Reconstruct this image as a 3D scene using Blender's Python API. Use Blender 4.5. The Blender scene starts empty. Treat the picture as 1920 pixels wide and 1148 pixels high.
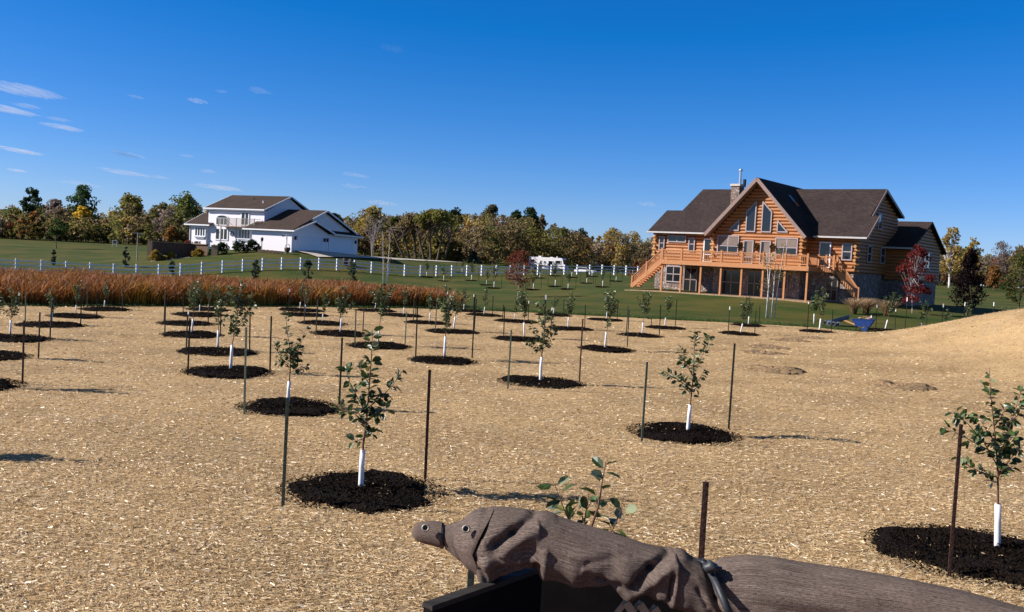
import bpy, math, random
import numpy as np
from math import sin, cos, radians, pi, sqrt, atan2
from mathutils import Vector, Matrix

scene = bpy.context.scene
random.seed(7)
RNG = np.random.default_rng(11)

# ------------------------------------------------------------------ camera, light, exposure
F = 1805.0; PITCH = radians(-2.72); ROLL = radians(3.1); EYE = np.array([0.0, 0.0, 3.1])
_f = np.array([0, cos(PITCH), sin(PITCH)]); _u = np.array([0, -sin(PITCH), cos(PITCH)]); _r = np.array([1.0, 0, 0])
CR = cos(ROLL) * _r + sin(ROLL) * _u
CU = -sin(ROLL) * _r + cos(ROLL) * _u
cam = bpy.data.cameras.new("camera"); camo = bpy.data.objects.new("camera", cam)
scene.collection.objects.link(camo); scene.camera = camo
cam.sensor_width = 36; cam.lens = 36 * F / 1920; cam.clip_start = 0.05; cam.clip_end = 12000
camo.matrix_world = Matrix(((CR[0], CU[0], -_f[0], EYE[0]), (CR[1], CU[1], -_f[1], EYE[1]), (CR[2], CU[2], -_f[2], EYE[2]), (0, 0, 0, 1)))

SUN_EL = radians(32); SUN_DIR = Vector((-cos(SUN_EL) * cos(radians(4)), -cos(SUN_EL) * sin(radians(4)), sin(SUN_EL)))
sl = bpy.data.lights.new("sun", 'SUN'); sl.energy = 5.0; sl.angle = radians(0.5); sl.color = (1.0, 0.935, 0.885)
so = bpy.data.objects.new("sun", sl); scene.collection.objects.link(so)
so.rotation_euler = SUN_DIR.to_track_quat('Z', 'Y').to_euler(); so.location = (-60, -10, 60)

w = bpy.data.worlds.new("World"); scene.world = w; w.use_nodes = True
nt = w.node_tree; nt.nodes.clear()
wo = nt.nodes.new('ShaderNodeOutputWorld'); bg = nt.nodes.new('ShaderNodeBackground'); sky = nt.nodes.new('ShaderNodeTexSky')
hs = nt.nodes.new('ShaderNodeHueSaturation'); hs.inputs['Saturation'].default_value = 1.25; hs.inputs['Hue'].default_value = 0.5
sky.sky_type = 'NISHITA'; sky.sun_disc = False; sky.sun_elevation = SUN_EL; sky.sun_rotation = radians(-94)
sky.altitude = 1500; sky.air_density = 1.0; sky.dust_density = 0.15; sky.ozone_density = 3.0
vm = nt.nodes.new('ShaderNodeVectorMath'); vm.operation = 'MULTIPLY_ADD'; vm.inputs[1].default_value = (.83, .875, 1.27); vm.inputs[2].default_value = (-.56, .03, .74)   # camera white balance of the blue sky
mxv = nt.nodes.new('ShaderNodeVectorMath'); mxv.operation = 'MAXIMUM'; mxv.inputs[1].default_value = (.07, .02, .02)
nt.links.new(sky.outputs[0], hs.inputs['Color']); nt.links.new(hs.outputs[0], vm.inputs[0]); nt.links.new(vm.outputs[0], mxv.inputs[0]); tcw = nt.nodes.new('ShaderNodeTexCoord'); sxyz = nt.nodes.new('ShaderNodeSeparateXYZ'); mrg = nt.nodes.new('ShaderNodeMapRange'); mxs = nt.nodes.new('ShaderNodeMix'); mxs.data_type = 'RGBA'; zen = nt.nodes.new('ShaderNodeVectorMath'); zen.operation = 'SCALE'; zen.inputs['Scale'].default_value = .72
nt.links.new(tcw.outputs['Generated'], sxyz.inputs[0]); nt.links.new(sxyz.outputs[2], mrg.inputs[0]); mrg.inputs[1].default_value = .28; mrg.inputs[2].default_value = .50; nt.links.new(sky.outputs[0], zen.inputs[0])   # unseen upper sky, dulled and darkened to neutralise the shadow fill
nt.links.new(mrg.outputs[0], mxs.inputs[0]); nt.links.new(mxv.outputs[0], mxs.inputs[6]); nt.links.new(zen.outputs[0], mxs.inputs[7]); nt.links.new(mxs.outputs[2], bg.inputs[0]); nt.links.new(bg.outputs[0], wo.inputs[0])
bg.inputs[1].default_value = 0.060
scene.cycles.volume_bounces = 6; scene.cycles.max_bounces = 14
vs = scene.view_settings; vs.view_transform = 'Standard'; vs.look = 'None'; vs.gamma = 1.0; vs.exposure = 0.65; vs.use_curve_mapping = False

# ------------------------------------------------------------------ pixel <-> place
def ray(x, y):
    d = _f * F + CR * (x - 960) + CU * (574 - y)
    return d / d[1]
def at(x, y, Y): return EYE + ray(x, y) * Y

# ------------------------------------------------------------------ terrain
CP = []
for X in range(-40, 61, 10):
    for Y in (-30, -10, 5, 18, 30, 42, 55): CP.append((X, Y, 0.0))
CP += [(-3, 62, .02), (10, 63, .05), (20, 66, .1), (30, 62, 0), (-20, 70, -.4), (-45, 75, -.6), (-5, 75, -.15), (6, 78, .2), (2, 100, -.3),
       (-52.7, 101, -1.0), (-40.5, 110, -1.0), (-14.7, 128, .27), (15.4, 149, 1.74), (0, 139, 1.0), (8, 110, .5), (-25, 95, -.9), (-70, 95, -1.0),
       (12, 94, 1.05), (13, 89, 1.08), (16, 88, 1.1), (20, 83, 1.05), (24, 80, 1.0), (28, 80.5, .95), (33, 84, .9), (37, 92, 1.0), (24, 95, 1.1), (30, 74, .55), (22, 74, .6), (14, 78, .6), (9, 86, .6),
       (-58.9, 150, .8), (-51.5, 140, 1.0), (-45, 132, 1.2), (-105, 210, 1.9), (-80, 180, 1.4), (-40, 133, 2.0), (-34, 133, 2.65), (-28, 133, 2.65), (-30, 150, 2.7), (-38, 150, 2.8), (-24, 140, 2.6), (-35, 118, .3),
       (-46, 147, 2.6), (-18.6, 150, 2.25), (-11, 175, 2.2), (7.3, 200, .95), (20, 190, 1.2), (-60, 220, 2.4), (-20, 220, 2.5), (40, 200, 2.2), (60, 120, 1.0), (45, 100, .9), (90, 180, 2.2), (60, 75, .5), (48, 85, .6),
       (-150, 250, 2.0), (0, 260, 3), (120, 260, 3), (-250, 200, 1), (250, 200, 1), (-300, 400, 3), (300, 400, 3), (0, 420, 4), (-200, 0, -1), (200, 0, 0), (0, -150, 0), (100, 40, .5), (-100, 50, -.8)]
CP = np.array(CP, float)
def _k(d2): return np.sqrt(d2 + 30.0)
_A = _k(((CP[:, None, :2] - CP[None, :, :2]) ** 2).sum(-1))
_W = np.linalg.solve(_A + np.eye(len(CP)) * -0.02, CP[:, 2])
def sstep(a, b, x):
    t = np.clip((x - a) / (b - a), 0, 1); return t * t * (3 - 2 * t)
def H(X, Y):
    X = np.asarray(X, float); Y = np.asarray(Y, float); sh = np.broadcast(X, Y).shape
    x = np.broadcast_to(X, sh).ravel(); y = np.broadcast_to(Y, sh).ravel(); out = np.empty(x.size)
    for i in range(0, x.size, 20000):
        d2 = (x[i:i + 20000, None] - CP[None, :, 0]) ** 2 + (y[i:i + 20000, None] - CP[None, :, 1]) ** 2
        out[i:i + 20000] = _k(d2) @ _W
    far = np.hypot(x, y); out = out * (1 - sstep(350, 600, far)) + 2 * sstep(350, 600, far)
    out += 2.75 / (1 + np.exp(-(x - 19.6) / 1.75)) * sstep(9, 36, y) * (1 - sstep(40, 56, y)) * (1 - sstep(45, 75, x))
    out += 9.0 * np.exp(-((x + 12) / 55.0) ** 2) * sstep(218, 300, y) * (1 - sstep(380, 600, y))
    return out.reshape(sh)
def h1(X, Y): return float(H(np.array([X]), np.array([Y]))[0])
_YS = np.geomspace(3, 330, 1400)
def ground(px, py):
    d = ray(px, py); X = d[0] * _YS; Z = EYE[2] + d[2] * _YS
    g = Z - H(X, _YS); i = np.argmax(g <= 0)
    if g[i] > 0 or i == 0: i = len(_YS) - 1
    t = g[i - 1] / (g[i - 1] - g[i] + 1e-9); Y = _YS[i - 1] + (_YS[i] - _YS[i - 1]) * t
    return np.array([d[0] * Y, Y, h1(d[0] * Y, Y)])

# ------------------------------------------------------------------ mesh helpers
class MB:
    def __init__(s): s.v = []; s.n = 0; s.lo = []; s.tot = []; s.c = []; s.m = []; s.hc = False; s.uv = None
    def add(s, verts, faces, col=None, mi=0):
        verts = np.asarray(verts, float).reshape(-1, 3); k = len(verts)
        if isinstance(faces, np.ndarray):
            s.lo.append((faces + s.n).ravel()); s.tot.append(np.full(len(faces), faces.shape[1])); s.m.append(np.full(len(faces), mi))
        else:
            s.lo.append(np.array([i + s.n for f in faces for i in f])); s.tot.append(np.array([len(f) for f in faces])); s.m.append(np.full(len(faces), mi))
        s.v.append(verts); s.n += k
        if col is not None: s.hc = True
        c = np.ones((k, 3)) * (np.asarray(col, float) if col is not None else np.array([1, 1, 1.0]))
        s.c.append(c)
    def build(s, name, mats, parent=None, smooth=False):
        me = bpy.data.meshes.new(name); V = np.concatenate(s.v); lo = np.concatenate(s.lo); tot = np.concatenate(s.tot)
        me.vertices.add(len(V)); me.vertices.foreach_set('co', V.astype(np.float32).ravel())
        me.loops.add(len(lo)); me.loops.foreach_set('vertex_index', lo.astype(np.int32))
        me.polygons.add(len(tot)); st = np.concatenate([[0], np.cumsum(tot)[:-1]])
        me.polygons.foreach_set('loop_start', st.astype(np.int32))
        if not isinstance(mats, (list, tuple)): mats = [mats]
        for m in mats: me.materials.append(m)
        me.polygons.foreach_set('material_index', np.concatenate(s.m).astype(np.int32))
        me.polygons.foreach_set('use_smooth', np.full(len(tot), smooth))
        if s.hc:
            ca = me.color_attributes.new('Col', 'FLOAT_COLOR', 'POINT'); C = np.concatenate(s.c)
            ca.data.foreach_set('color', np.c_[C, np.ones(len(C))].astype(np.float32).ravel())
        me.update(calc_edges=True); me.validate()
        if s.uv is not None:
            ul = me.uv_layers.new(name='UVMap'); ul.data.foreach_set('uv', s.uv[lo].astype(np.float32).ravel())
        return link(bpy.data.objects.new(name, me), parent)
def link(o, parent=None):
    scene.collection.objects.link(o)
    if parent is not None: o.parent = parent
    return o
def box(mb, x0, x1, y0, y1, z0, z1, T=None, col=None, mi=0):
    v = np.array([(x, y, z) for z in (z0, z1) for y in (y0, y1) for x in (x0, x1)], float)
    if T is not None: v = np.array([T(p) for p in v])
    mb.add(v, np.array([[0, 2, 3, 1], [4, 5, 7, 6], [0, 1, 5, 4], [2, 6, 7, 3], [0, 4, 6, 2], [1, 3, 7, 5]]), col, mi)
def beam(mb, p, q, wd, ht, up=(0, 0, 1), col=None, mi=0):
    p = np.array(p, float); q = np.array(q, float); d = q - p; d /= np.linalg.norm(d); up = np.array(up, float)
    s = np.cross(d, up); ln = np.linalg.norm(s)
    if ln < 1e-4: s = np.cross(d, (1.0, 0, 0)); ln = np.linalg.norm(s)
    s /= ln; t = np.cross(s, d)
    v = [a + s * i * wd / 2 + t * j * ht / 2 for a in (p, q) for j in (-1, 1) for i in (-1, 1)]
    mb.add(v, np.array([[0, 2, 3, 1], [4, 5, 7, 6], [0, 1, 5, 4], [2, 6, 7, 3], [0, 4, 6, 2], [1, 3, 7, 5]]), col, mi)
def tube(mb, pts, rad, n=6, col=None, cap=True, mi=0):
    pts = np.array(pts, float); m = len(pts); rad = np.broadcast_to(np.asarray(rad, float), (m,))
    vs = []; prev = None
    for i in range(m):
        d = pts[min(i + 1, m - 1)] - pts[max(i - 1, 0)]; d = d / (np.linalg.norm(d) + 1e-9)
        a = np.array([1.0, 0, 0]) if abs(d[0]) < .8 else np.array([0, 1.0, 0])
        if prev is not None: a = prev
        s = a - d * (a @ d); s /= np.linalg.norm(s) + 1e-9; prev = s; t = np.cross(d, s)
        for k in range(n): vs.append(pts[i] + rad[i] * (cos(2 * pi * k / n) * s + sin(2 * pi * k / n) * t))
    fs = [[i * n + k, i * n + (k + 1) % n, (i + 1) * n + (k + 1) % n, (i + 1) * n + k] for i in range(m - 1) for k in range(n)]
    if cap: fs += [list(range(n))[::-1], [(m - 1) * n + k for k in range(n)]]
    mb.add(vs, fs, col, mi)
def prism(mb, poly, ext, col=None, mi=0):
    poly = np.array(poly, float); k = len(poly); v = np.concatenate([poly, poly + np.array(ext, float)])
    fs = [list(range(k)), [k + i for i in range(k)][::-1]] + [[i, i + k, (i + 1) % k + k, (i + 1) % k] for i in range(k)]
    mb.add(v, fs, col, mi)
def sphere(mb, c, r, nu=10, nv=7, col=None, mi=0, f=None):
    vs = []; c = np.array(c, float); r = np.broadcast_to(np.asarray(r, float), (3,))
    for j in range(nv + 1):
        for i in range(nu):
            th = pi * j / nv; ph = 2 * pi * i / nu; d = np.array([sin(th) * cos(ph), sin(th) * sin(ph), cos(th)])
            vs.append(c + r * d * (f(d) if f else 1))
    fs = [[j * nu + i, (j + 1) * nu + i, (j + 1) * nu + (i + 1) % nu, j * nu + (i + 1) % nu] for j in range(nv) for i in range(nu)]
    mb.add(vs, fs, col, mi)
def wheel(mb, c, ax, R, wd, n=16, col=None, mi=0, r0=0):
    ax = np.array(ax, float); ax /= np.linalg.norm(ax); c = np.array(c, float)
    tube(mb, [c - ax * wd / 2, c - ax * wd * .42, c + ax * wd * .42, c + ax * wd / 2], [R * .86, R, R, R * .86], n, col, True, mi)
def cards(mb, P, size, col, rng, asp=1.0, N=None, flat=0.0):
    P = np.asarray(P, float); n = len(P); size = np.broadcast_to(size, (n,))[:, None]
    a = rng.normal(size=(n, 3)); a[:, 2] *= (1 - flat); a /= np.linalg.norm(a, axis=1)[:, None]
    b = rng.normal(size=(n, 3)); b -= a * (a * b).sum(1)[:, None]; b /= np.linalg.norm(b, axis=1)[:, None]
    a = a * size; b = b * size * asp
    V = np.stack([P - a * .5, P + b * .5 - a * .08, P + a * .5, P - b * .5 + a * .08], 1).reshape(-1, 3)
    mb.add(V, np.arange(4 * n).reshape(n, 4), np.repeat(np.broadcast_to(col, (n, 3)), 4, 0))
def tag(o, label=None, cat=None, group=None, kind=None):
    if label: o['label'] = label
    if cat: o['category'] = cat
    if group: o['group'] = group
    if kind: o['kind'] = kind
    return o
def empty(name, loc=(0, 0, 0), rz=0):
    o = bpy.data.objects.new(name, None); o.empty_display_size = .3; o.location = loc; o.rotation_euler = (0, 0, rz); return link(o)
def copy_tree(o, parent=None):
    c = o.copy(); link(c)
    if parent is not None: c.parent = parent
    for ch in list(o.children): copy_tree(ch, c)
    return c

# ------------------------------------------------------------------ materials
def nodes(name):
    m = bpy.data.materials.new(name); m.use_nodes = True; t = m.node_tree
    return m, t, t.nodes['Principled BSDF']
def tex(t, kind, scale, coord='Object', stretch=None, **kw):
    tc = t.nodes.new('ShaderNodeTexCoord'); mp = t.nodes.new('ShaderNodeMapping'); n = t.nodes.new(kind)
    if stretch: mp.inputs['Scale'].default_value = stretch
    t.links.new(tc.outputs[coord], mp.inputs[0]); t.links.new(mp.outputs[0], n.inputs['Vector']); n.inputs['Scale'].default_value = scale
    for k, v in kw.items(): n.inputs[k].default_value = v
    return n
def ramp(t, src, stops):
    r = t.nodes.new('ShaderNodeValToRGB'); e = r.color_ramp.elements
    while len(e) < len(stops): e.new(.5)
    for el, (p, c) in zip(e, stops): el.position = p; el.color = (*c, 1)
    t.links.new(src, r.inputs[0]); return r
def mix(t, fac, a, b, mode='MIX'):
    n = t.nodes.new('ShaderNodeMix'); n.data_type = 'RGBA'; n.blend_type = mode
    for s, i in ((fac, 0), (a, 6), (b, 7)):
        if hasattr(s, 'links') or hasattr(s, 'is_linked'): t.links.new(s, n.inputs[i])
        elif isinstance(s, (int, float)): n.inputs[i].default_value = s
        else: n.inputs[i].default_value = (*s, 1)
    return n.outputs[2]
def bump(t, src, strength, dist=.02):
    b = t.nodes.new('ShaderNodeBump'); b.inputs['Strength'].default_value = strength; b.inputs['Distance'].default_value = dist
    t.links.new(src, b.inputs['Height']); return b.outputs[0]
def plain(name, c, rough=.6, var=.25, scale=6, metal=0, bmp=0.15, stretch=None, spec=.4):
    m, t, p = nodes(name); n = tex(t, 'ShaderNodeTexNoise', scale, stretch=stretch, Detail=5)
    r = ramp(t, n.outputs[0], [(.3, tuple(x * (1 - var) for x in c)), (.7, tuple(min(1, x * (1 + var)) for x in c))])
    t.links.new(r.outputs[0], p.inputs['Base Color']); p.inputs['Roughness'].default_value = rough; p.inputs['Metallic'].default_value = metal
    p.inputs['Specular IOR Level'].default_value = spec
    if bmp: t.links.new(bump(t, n.outputs[0], bmp), p.inputs['Normal'])
    return m
def leafmat(name, trans=.3, rough=.5, spec=.3, mul=1.0):
    m, t, p = nodes(name); a = t.nodes.new('ShaderNodeAttribute'); a.attribute_name = 'Col'
    t.links.new(a.outputs[0], p.inputs['Base Color']); p.inputs['Roughness'].default_value = rough; p.inputs['Specular IOR Level'].default_value = spec
    if trans:
        tr = t.nodes.new('ShaderNodeBsdfTranslucent'); mx = t.nodes.new('ShaderNodeMixShader'); mx.inputs[0].default_value = trans
        t.links.new(a.outputs[0], tr.inputs[0]); t.links.new(p.outputs[0], mx.inputs[1]); t.links.new(tr.outputs[0], mx.inputs[2])
        t.links.new(mx.outputs[0], t.nodes['Material Output'].inputs[0])
    return m
M = {}
M['leaf'] = leafmat('young_leaf', .2, .38, .5)
M['wood_leaf'] = leafmat('tree_foliage', .55, .8, .05)
M['dry'] = leafmat('dry_grass', .25, .8, .1)
M['strawb'] = leafmat('straw_blade', .15, .45, .5)
M['bark'] = plain('bark', (.10, .065, .045), .85, .4, 25)
M['bark_twig'] = plain('twig_bark', (.13, .06, .04), .7, .3, 40)
M['birch'] = plain('birch_bark', (.62, .58, .54), .7, .35, 5)
M['grey_bark'] = plain('pale_grey_bark', (.32, .27, .26), .8, .3, 8)
M['guard'] = plain('white_plastic', (.82, .79, .76), .35, .03, 8, bmp=0)
M['steel_dark'] = plain('dark_painted_steel', (.022, .026, .018), .55, .5, 30, .3)
M['steel_rust'] = plain('rusty_steel', (.075, .035, .024), .75, .5, 30, .2)
M['steel_green'] = plain('green_steel', (.09, .115, .085), .5, .4, 30, .4)
M['tipw'] = plain('white_paint_tip', (.72, .72, .70), .5, .1, 30)
M['white'] = plain('white_siding', (.80, .765, .79), .6, .03, 3, bmp=0)
M['trimw'] = plain('white_trim', (.78, .78, .80), .5, .04, 3, bmp=0)
M['gutter'] = plain('pale_gutter', (.50, .48, .46), .5, .08, 3, bmp=0)
M['garage'] = plain('garage_door_paint', (.70, .73, .79), .5, .03, 3, bmp=0)
M['taupe'] = plain('taupe_trim', (.25, .17, .14), .55, .1, 5, bmp=0)
M['lavtrim'] = plain('window_trim', (.36, .30, .30), .5, .08, 5, bmp=0)
M['deckwood'] = plain('stained_deck_wood', (.47, .20, .075), .6, .22, 4, stretch=(1, 8, 8))
M['fence'] = plain('white_vinyl', (.80, .80, .82), .4, .03, 3, bmp=0)
M['railw'] = plain('fence_rail_vinyl', (.78, .78, .80), .4, .05, 3, bmp=0)
M['conc'] = plain('pale_concrete', (.52, .46, .38), .85, .12, 1.5)
M['blue'] = plain('blue_plastic', (.010, .05, .22), .4, .12, 8, bmp=0)
M['blue_d'] = plain('dull_blue_steel', (.045, .075, .13), .5, .25, 8)
M['tyre'] = plain('rubber_tyre', (.025, .025, .027), .8, .2, 20)
M['tyreg'] = plain('grey_tyre', (.18, .19, .20), .7, .2, 20)
M['ash'] = plain('ash_handle', (.52, .30, .13), .5, .15, 10)
M['black'] = plain('black_metal', (.012, .012, .013), .5, .2, 20)
M['rv'] = plain('rv_gelcoat', (.80, .76, .74), .3, .03, 3, bmp=0)
M['rvs'] = plain('rv_stripe', (.20, .14, .13), .4, .1, 3, bmp=0)
M['soil'] = plain('loose_soil', (.23, .15, .075), .95, .5, 14, bmp=.8)
M['barrel'] = plain('brown_barrel', (.07, .035, .03), .6, .3, 12)
M['terracotta'] = plain('brown_pot', (.10, .05, .04), .6, .3, 12)
M['galv'] = plain('galvanised_pipe', (.55, .56, .58), .35, .1, 8, .8, bmp=0)
M['brick'] = plain('brown_block', (.12, .07, .045), .85, .45, 6, bmp=.5)
M['tan'] = plain('tan_block', (.33, .22, .13), .85, .3, 6, bmp=.5)
M['pole'] = plain('weathered_pole', (.30, .27, .23), .7, .2, 8)
M['plank'] = plain('lit_edge_plank', (.020, .017, .015), .75, .5, 6, stretch=(1, 10, 10))
M['panel'] = plain('shaded_stained_panel', (.006, .005, .005), .85, .4, 10, spec=.1)  # near-black stain, the shade on the planter boards put into the colour
M['lattice'] = plain('light_lattice', (.40, .30, .19), .8, .2, 20)
M['strap'] = plain('black_rubber_strap', (.028, .032, .036), .5, .2, 30)
M['brass'] = plain('nickel_grommet', (.30, .28, .24), .6, .1, 30, .9, bmp=0)
M['curtain'] = plain('closed_blind', (.20, .155, .125), .8, .1, 2, bmp=0)

def shingles(name, c):
    m, t, p = nodes(name)
    b = tex(t, 'ShaderNodeTexBrick', 1.0, stretch=(2.4, 2.4, 2.4)); b.inputs['Mortar Size'].default_value = .02; b.inputs['Brick Width'].default_value = .7; b.inputs['Row Height'].default_value = .33
    for i, k in ((1, .75), (2, 1.2), (3, .6)): b.inputs[i].default_value = (*[x * k for x in c], 1)
    n = tex(t, 'ShaderNodeTexNoise', 9, Detail=6, Roughness=.7); n2 = tex(t, 'ShaderNodeTexNoise', .5, Detail=3)
    o = mix(t, .75, b.outputs[0], ramp(t, n.outputs[0], [(.3, (.5, .5, .5)), (.7, (1.35, 1.3, 1.3))]).outputs[0], 'MULTIPLY')
    o = mix(t, .5, o, ramp(t, n2.outputs[0], [(.35, (.75, .75, .75)), (.65, (1.1, 1.1, 1.1))]).outputs[0], 'MULTIPLY')
    t.links.new(o, p.inputs['Base Color']); p.inputs['Roughness'].default_value = .92; p.inputs['Specular IOR Level'].default_value = .15
    t.links.new(bump(t, n.outputs[0], .4, .02), p.inputs['Normal']); return m
M['roof_log'] = shingles('dark_brown_shingle', (.047, .035, .032))
M['roof_wh'] = shingles('brown_shingle', (.066, .047, .038))

def logmat():
    m, t, p = nodes('honey_log')
    n = tex(t, 'ShaderNodeTexNoise', 3, stretch=(.5, .5, 9), Detail=6, Roughness=.65); n2 = tex(t, 'ShaderNodeTexNoise', 1.0, stretch=(.35, .35, 3.4), Detail=2)
    o = ramp(t, n.outputs[0], [(.25, (.22, .074, .019)), (.5, (.39, .150, .042)), (.78, (.54, .240, .078))]).outputs[0]
    o = mix(t, .5, o, ramp(t, n2.outputs[0], [(.3, (.62, .56, .5)), (.7, (1.15, 1.1, 1.05))]).outputs[0], 'MULTIPLY')
    t.links.new(o, p.inputs['Base Color']); p.inputs['Roughness'].default_value = .5; return m
M['log'] = logmat()
M['logend'] = plain('log_end_grain', (.46, .23, .075), .7, .25, 14)
def stonemat(name, pal, scale):
    m, t, p = nodes(name)
    v = tex(t, 'ShaderNodeTexVoronoi', scale); e = tex(t, 'ShaderNodeTexVoronoi', scale); e.feature = 'DISTANCE_TO_EDGE'
    s = t.nodes.new('ShaderNodeSeparateColor'); t.links.new(v.outputs['Color'], s.inputs[0])
    o = ramp(t, s.outputs[0], [(i / (len(pal) - 1), c) for i, c in enumerate(pal)]).outputs[0]
    n = tex(t, 'ShaderNodeTexNoise', scale * 6, Detail=4); o = mix(t, .5, o, ramp(t, n.outputs[0], [(.3, (.6, .6, .6)), (.7, (1.2, 1.2, 1.2))]).outputs[0], 'MULTIPLY')
    k = ramp(t, e.outputs[0], [(.02, (0, 0, 0)), (.10, (1, 1, 1))])
    o = mix(t, k.outputs[0], (.15, .12, .10), o)
    t.links.new(o, p.inputs['Base Color']); p.inputs['Roughness'].default_value = .85
    t.links.new(bump(t, k.outputs[0], .8, .06), p.inputs['Normal']); return m
M['stone'] = stonemat('field_stone', [(.15, .09, .065), (.36, .27, .22), (.24, .155, .12), (.44, .36, .31), (.13, .11, .10)], 4.2)
def glassmat():
    m, t, p = nodes('window_glass'); p.inputs['Base Color'].default_value = (.012, .015, .017, 1); p.inputs['Roughness'].default_value = .06
    p.inputs['Specular IOR Level'].default_value = .6; return m
M['glass'] = glassmat()
def mulchmat():
    m, t, p = nodes('dark_mulch'); n = tex(t, 'ShaderNodeTexNoise', 26, Detail=7, Roughness=.75); v = tex(t, 'ShaderNodeTexVoronoi', 34)
    o = ramp(t, n.outputs[0], [(.3, (.003, .002, .0015)), (.55, (.010, .0058, .0034)), (.75, (.038, .021, .012))]).outputs[0]
    t.links.new(o, p.inputs['Base Color']); p.inputs['Roughness'].default_value = .95; p.inputs['Specular IOR Level'].default_value = .1
    t.links.new(bump(t, v.outputs[0], 1.0, .05), p.inputs['Normal']); return m
M['mulch'] = mulchmat()
def strawmat():
    m, t, p = nodes('straw_mulch_ground')
    a = tex(t, 'ShaderNodeTexNoise', 1, stretch=(16, 42, 16), Detail=6, Roughness=.7, Distortion=.6)
    b = tex(t, 'ShaderNodeTexNoise', 1, stretch=(5, 9, 5), Detail=5, Roughness=.65); c = tex(t, 'ShaderNodeTexNoise', .35, Detail=4, Roughness=.6); g = tex(t, 'ShaderNodeTexNoise', .9, Detail=5, Roughness=.65)
    o = ramp(t, a.outputs[0], [(.26, (.20, .13, .055)), (.44, (.44, .30, .15)), (.58, (.58, .415, .225)), (.74, (.80, .635, .41))]).outputs[0]
    o = mix(t, .55, o, ramp(t, b.outputs[0], [(.3, (.55, .5, .42)), (.52, (1.0, .98, .95)), (.7, (1.25, 1.2, 1.15))]).outputs[0], 'MULTIPLY')
    o = mix(t, .7, o, ramp(t, c.outputs[0], [(.36, (.70, .65, .58)), (.60, (1.12, 1.09, 1.03))]).outputs[0], 'MULTIPLY')
    o = mix(t, ramp(t, g.outputs[0], [(.56, (0, 0, 0)), (.72, (.55, .55, .55))]).outputs[0], o, (.33, .255, .17))
    t.links.new(o, p.inputs['Base Color']); p.inputs['Roughness'].default_value = .85; p.inputs['Specular IOR Level'].default_value = .2
    t.links.new(bump(t, a.outputs[0], .8, .05), p.inputs['Normal']); return m
M['straw'] = strawmat()
def lawnmat():
    m, t, p = nodes('mown_lawn')
    a = tex(t, 'ShaderNodeTexNoise', 7, Detail=6, Roughness=.75); b = tex(t, 'ShaderNodeTexNoise', .16, Detail=5, Roughness=.6); c = tex(t, 'ShaderNodeTexNoise', .5, stretch=(.35, 1.5, 1), Detail=5, Roughness=.7)
    o = ramp(t, a.outputs[0], [(.3, (.020, .036, .007)), (.55, (.043, .068, .013)), (.75, (.075, .100, .022))]).outputs[0]
    o = mix(t, ramp(t, b.outputs[0], [(.40, (0, 0, 0)), (.60, (.75, .75, .75))]).outputs[0], o, (.105, .088, .022))
    o = mix(t, ramp(t, c.outputs[0], [(.54, (0, 0, 0)), (.70, (.6, .6, .6))]).outputs[0], o, (.13, .098, .042))
    t.links.new(o, p.inputs['Base Color']); p.inputs['Roughness'].default_value = .9; p.inputs['Specular IOR Level'].default_value = .1
    t.links.new(bump(t, a.outputs[0], .7, .06), p.inputs['Normal']); return m
M['lawn'] = lawnmat()
def meshcloth():
    m, t, p = nodes('woven_brown_cloth')
    a = tex(t, 'ShaderNodeTexNoise', 1, 'UV', (10, 330, 1), Detail=4, Roughness=.6); b = tex(t, 'ShaderNodeTexNoise', 1, 'UV', (110, 260, 1), Detail=2); c = tex(t, 'ShaderNodeTexNoise', 6, 'UV', Detail=3)
    wv = tex(t, 'ShaderNodeTexWave', 62, 'UV', (1, 1, 1)); wv.wave_type = 'BANDS'; wv.bands_direction = 'Y'; wv.inputs['Distortion'].default_value = .6; wv.inputs['Detail'].default_value = 1
    wx = tex(t, 'ShaderNodeTexWave', 95, 'UV', (1, 1, 1)); wx.bands_direction = 'X'; wx.inputs['Distortion'].default_value = .5
    o = ramp(t, a.outputs[0], [(.28, (.050, .039, .032)), (.46, (.122, .095, .078)), (.56, (.155, .123, .101)), (.72, (.29, .24, .20))]).outputs[0]
    o = mix(t, .8, o, ramp(t, b.outputs[0], [(.3, (.38, .34, .36)), (.5, (1, .98, 1)), (.7, (1.5, 1.45, 1.45))]).outputs[0], 'MULTIPLY')
    o = mix(t, .3, o, ramp(t, wv.outputs[0], [(.1, (.42, .42, .46)), (.6, (1.12, 1.1, 1.1))]).outputs[0], 'MULTIPLY')
    o = mix(t, .45, o, ramp(t, wx.outputs[0], [(.1, (.55, .55, .55)), (.6, (1.1, 1.1, 1.1))]).outputs[0], 'MULTIPLY')
    o = mix(t, .4, o, ramp(t, c.outputs[0], [(.35, (.7, .7, .72)), (.65, (1.15, 1.12, 1.1))]).outputs[0], 'MULTIPLY')
    t.links.new(o, p.inputs['Base Color']); p.inputs['Roughness'].default_value = .95; p.inputs['Specular IOR Level'].default_value = .05
    t.links.new(bump(t, wv.outputs[0], .35, .003), p.inputs['Normal']); return m
M['cloth'] = meshcloth()
def cloudmat():
    m = bpy.data.materials.new('cloud_vapour'); m.use_nodes = True; t = m.node_tree; t.nodes.clear()
    o = t.nodes.new('ShaderNodeOutputMaterial'); v = t.nodes.new('ShaderNodeVolumePrincipled'); v.inputs['Color'].default_value = (.98, .96, .98, 1); v.inputs['Density'].default_value = .02; v.inputs['Anisotropy'].default_value = 0.1
    t.links.new(v.outputs[0], o.inputs['Volume']); return m
M['cloud'] = cloudmat()

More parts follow.
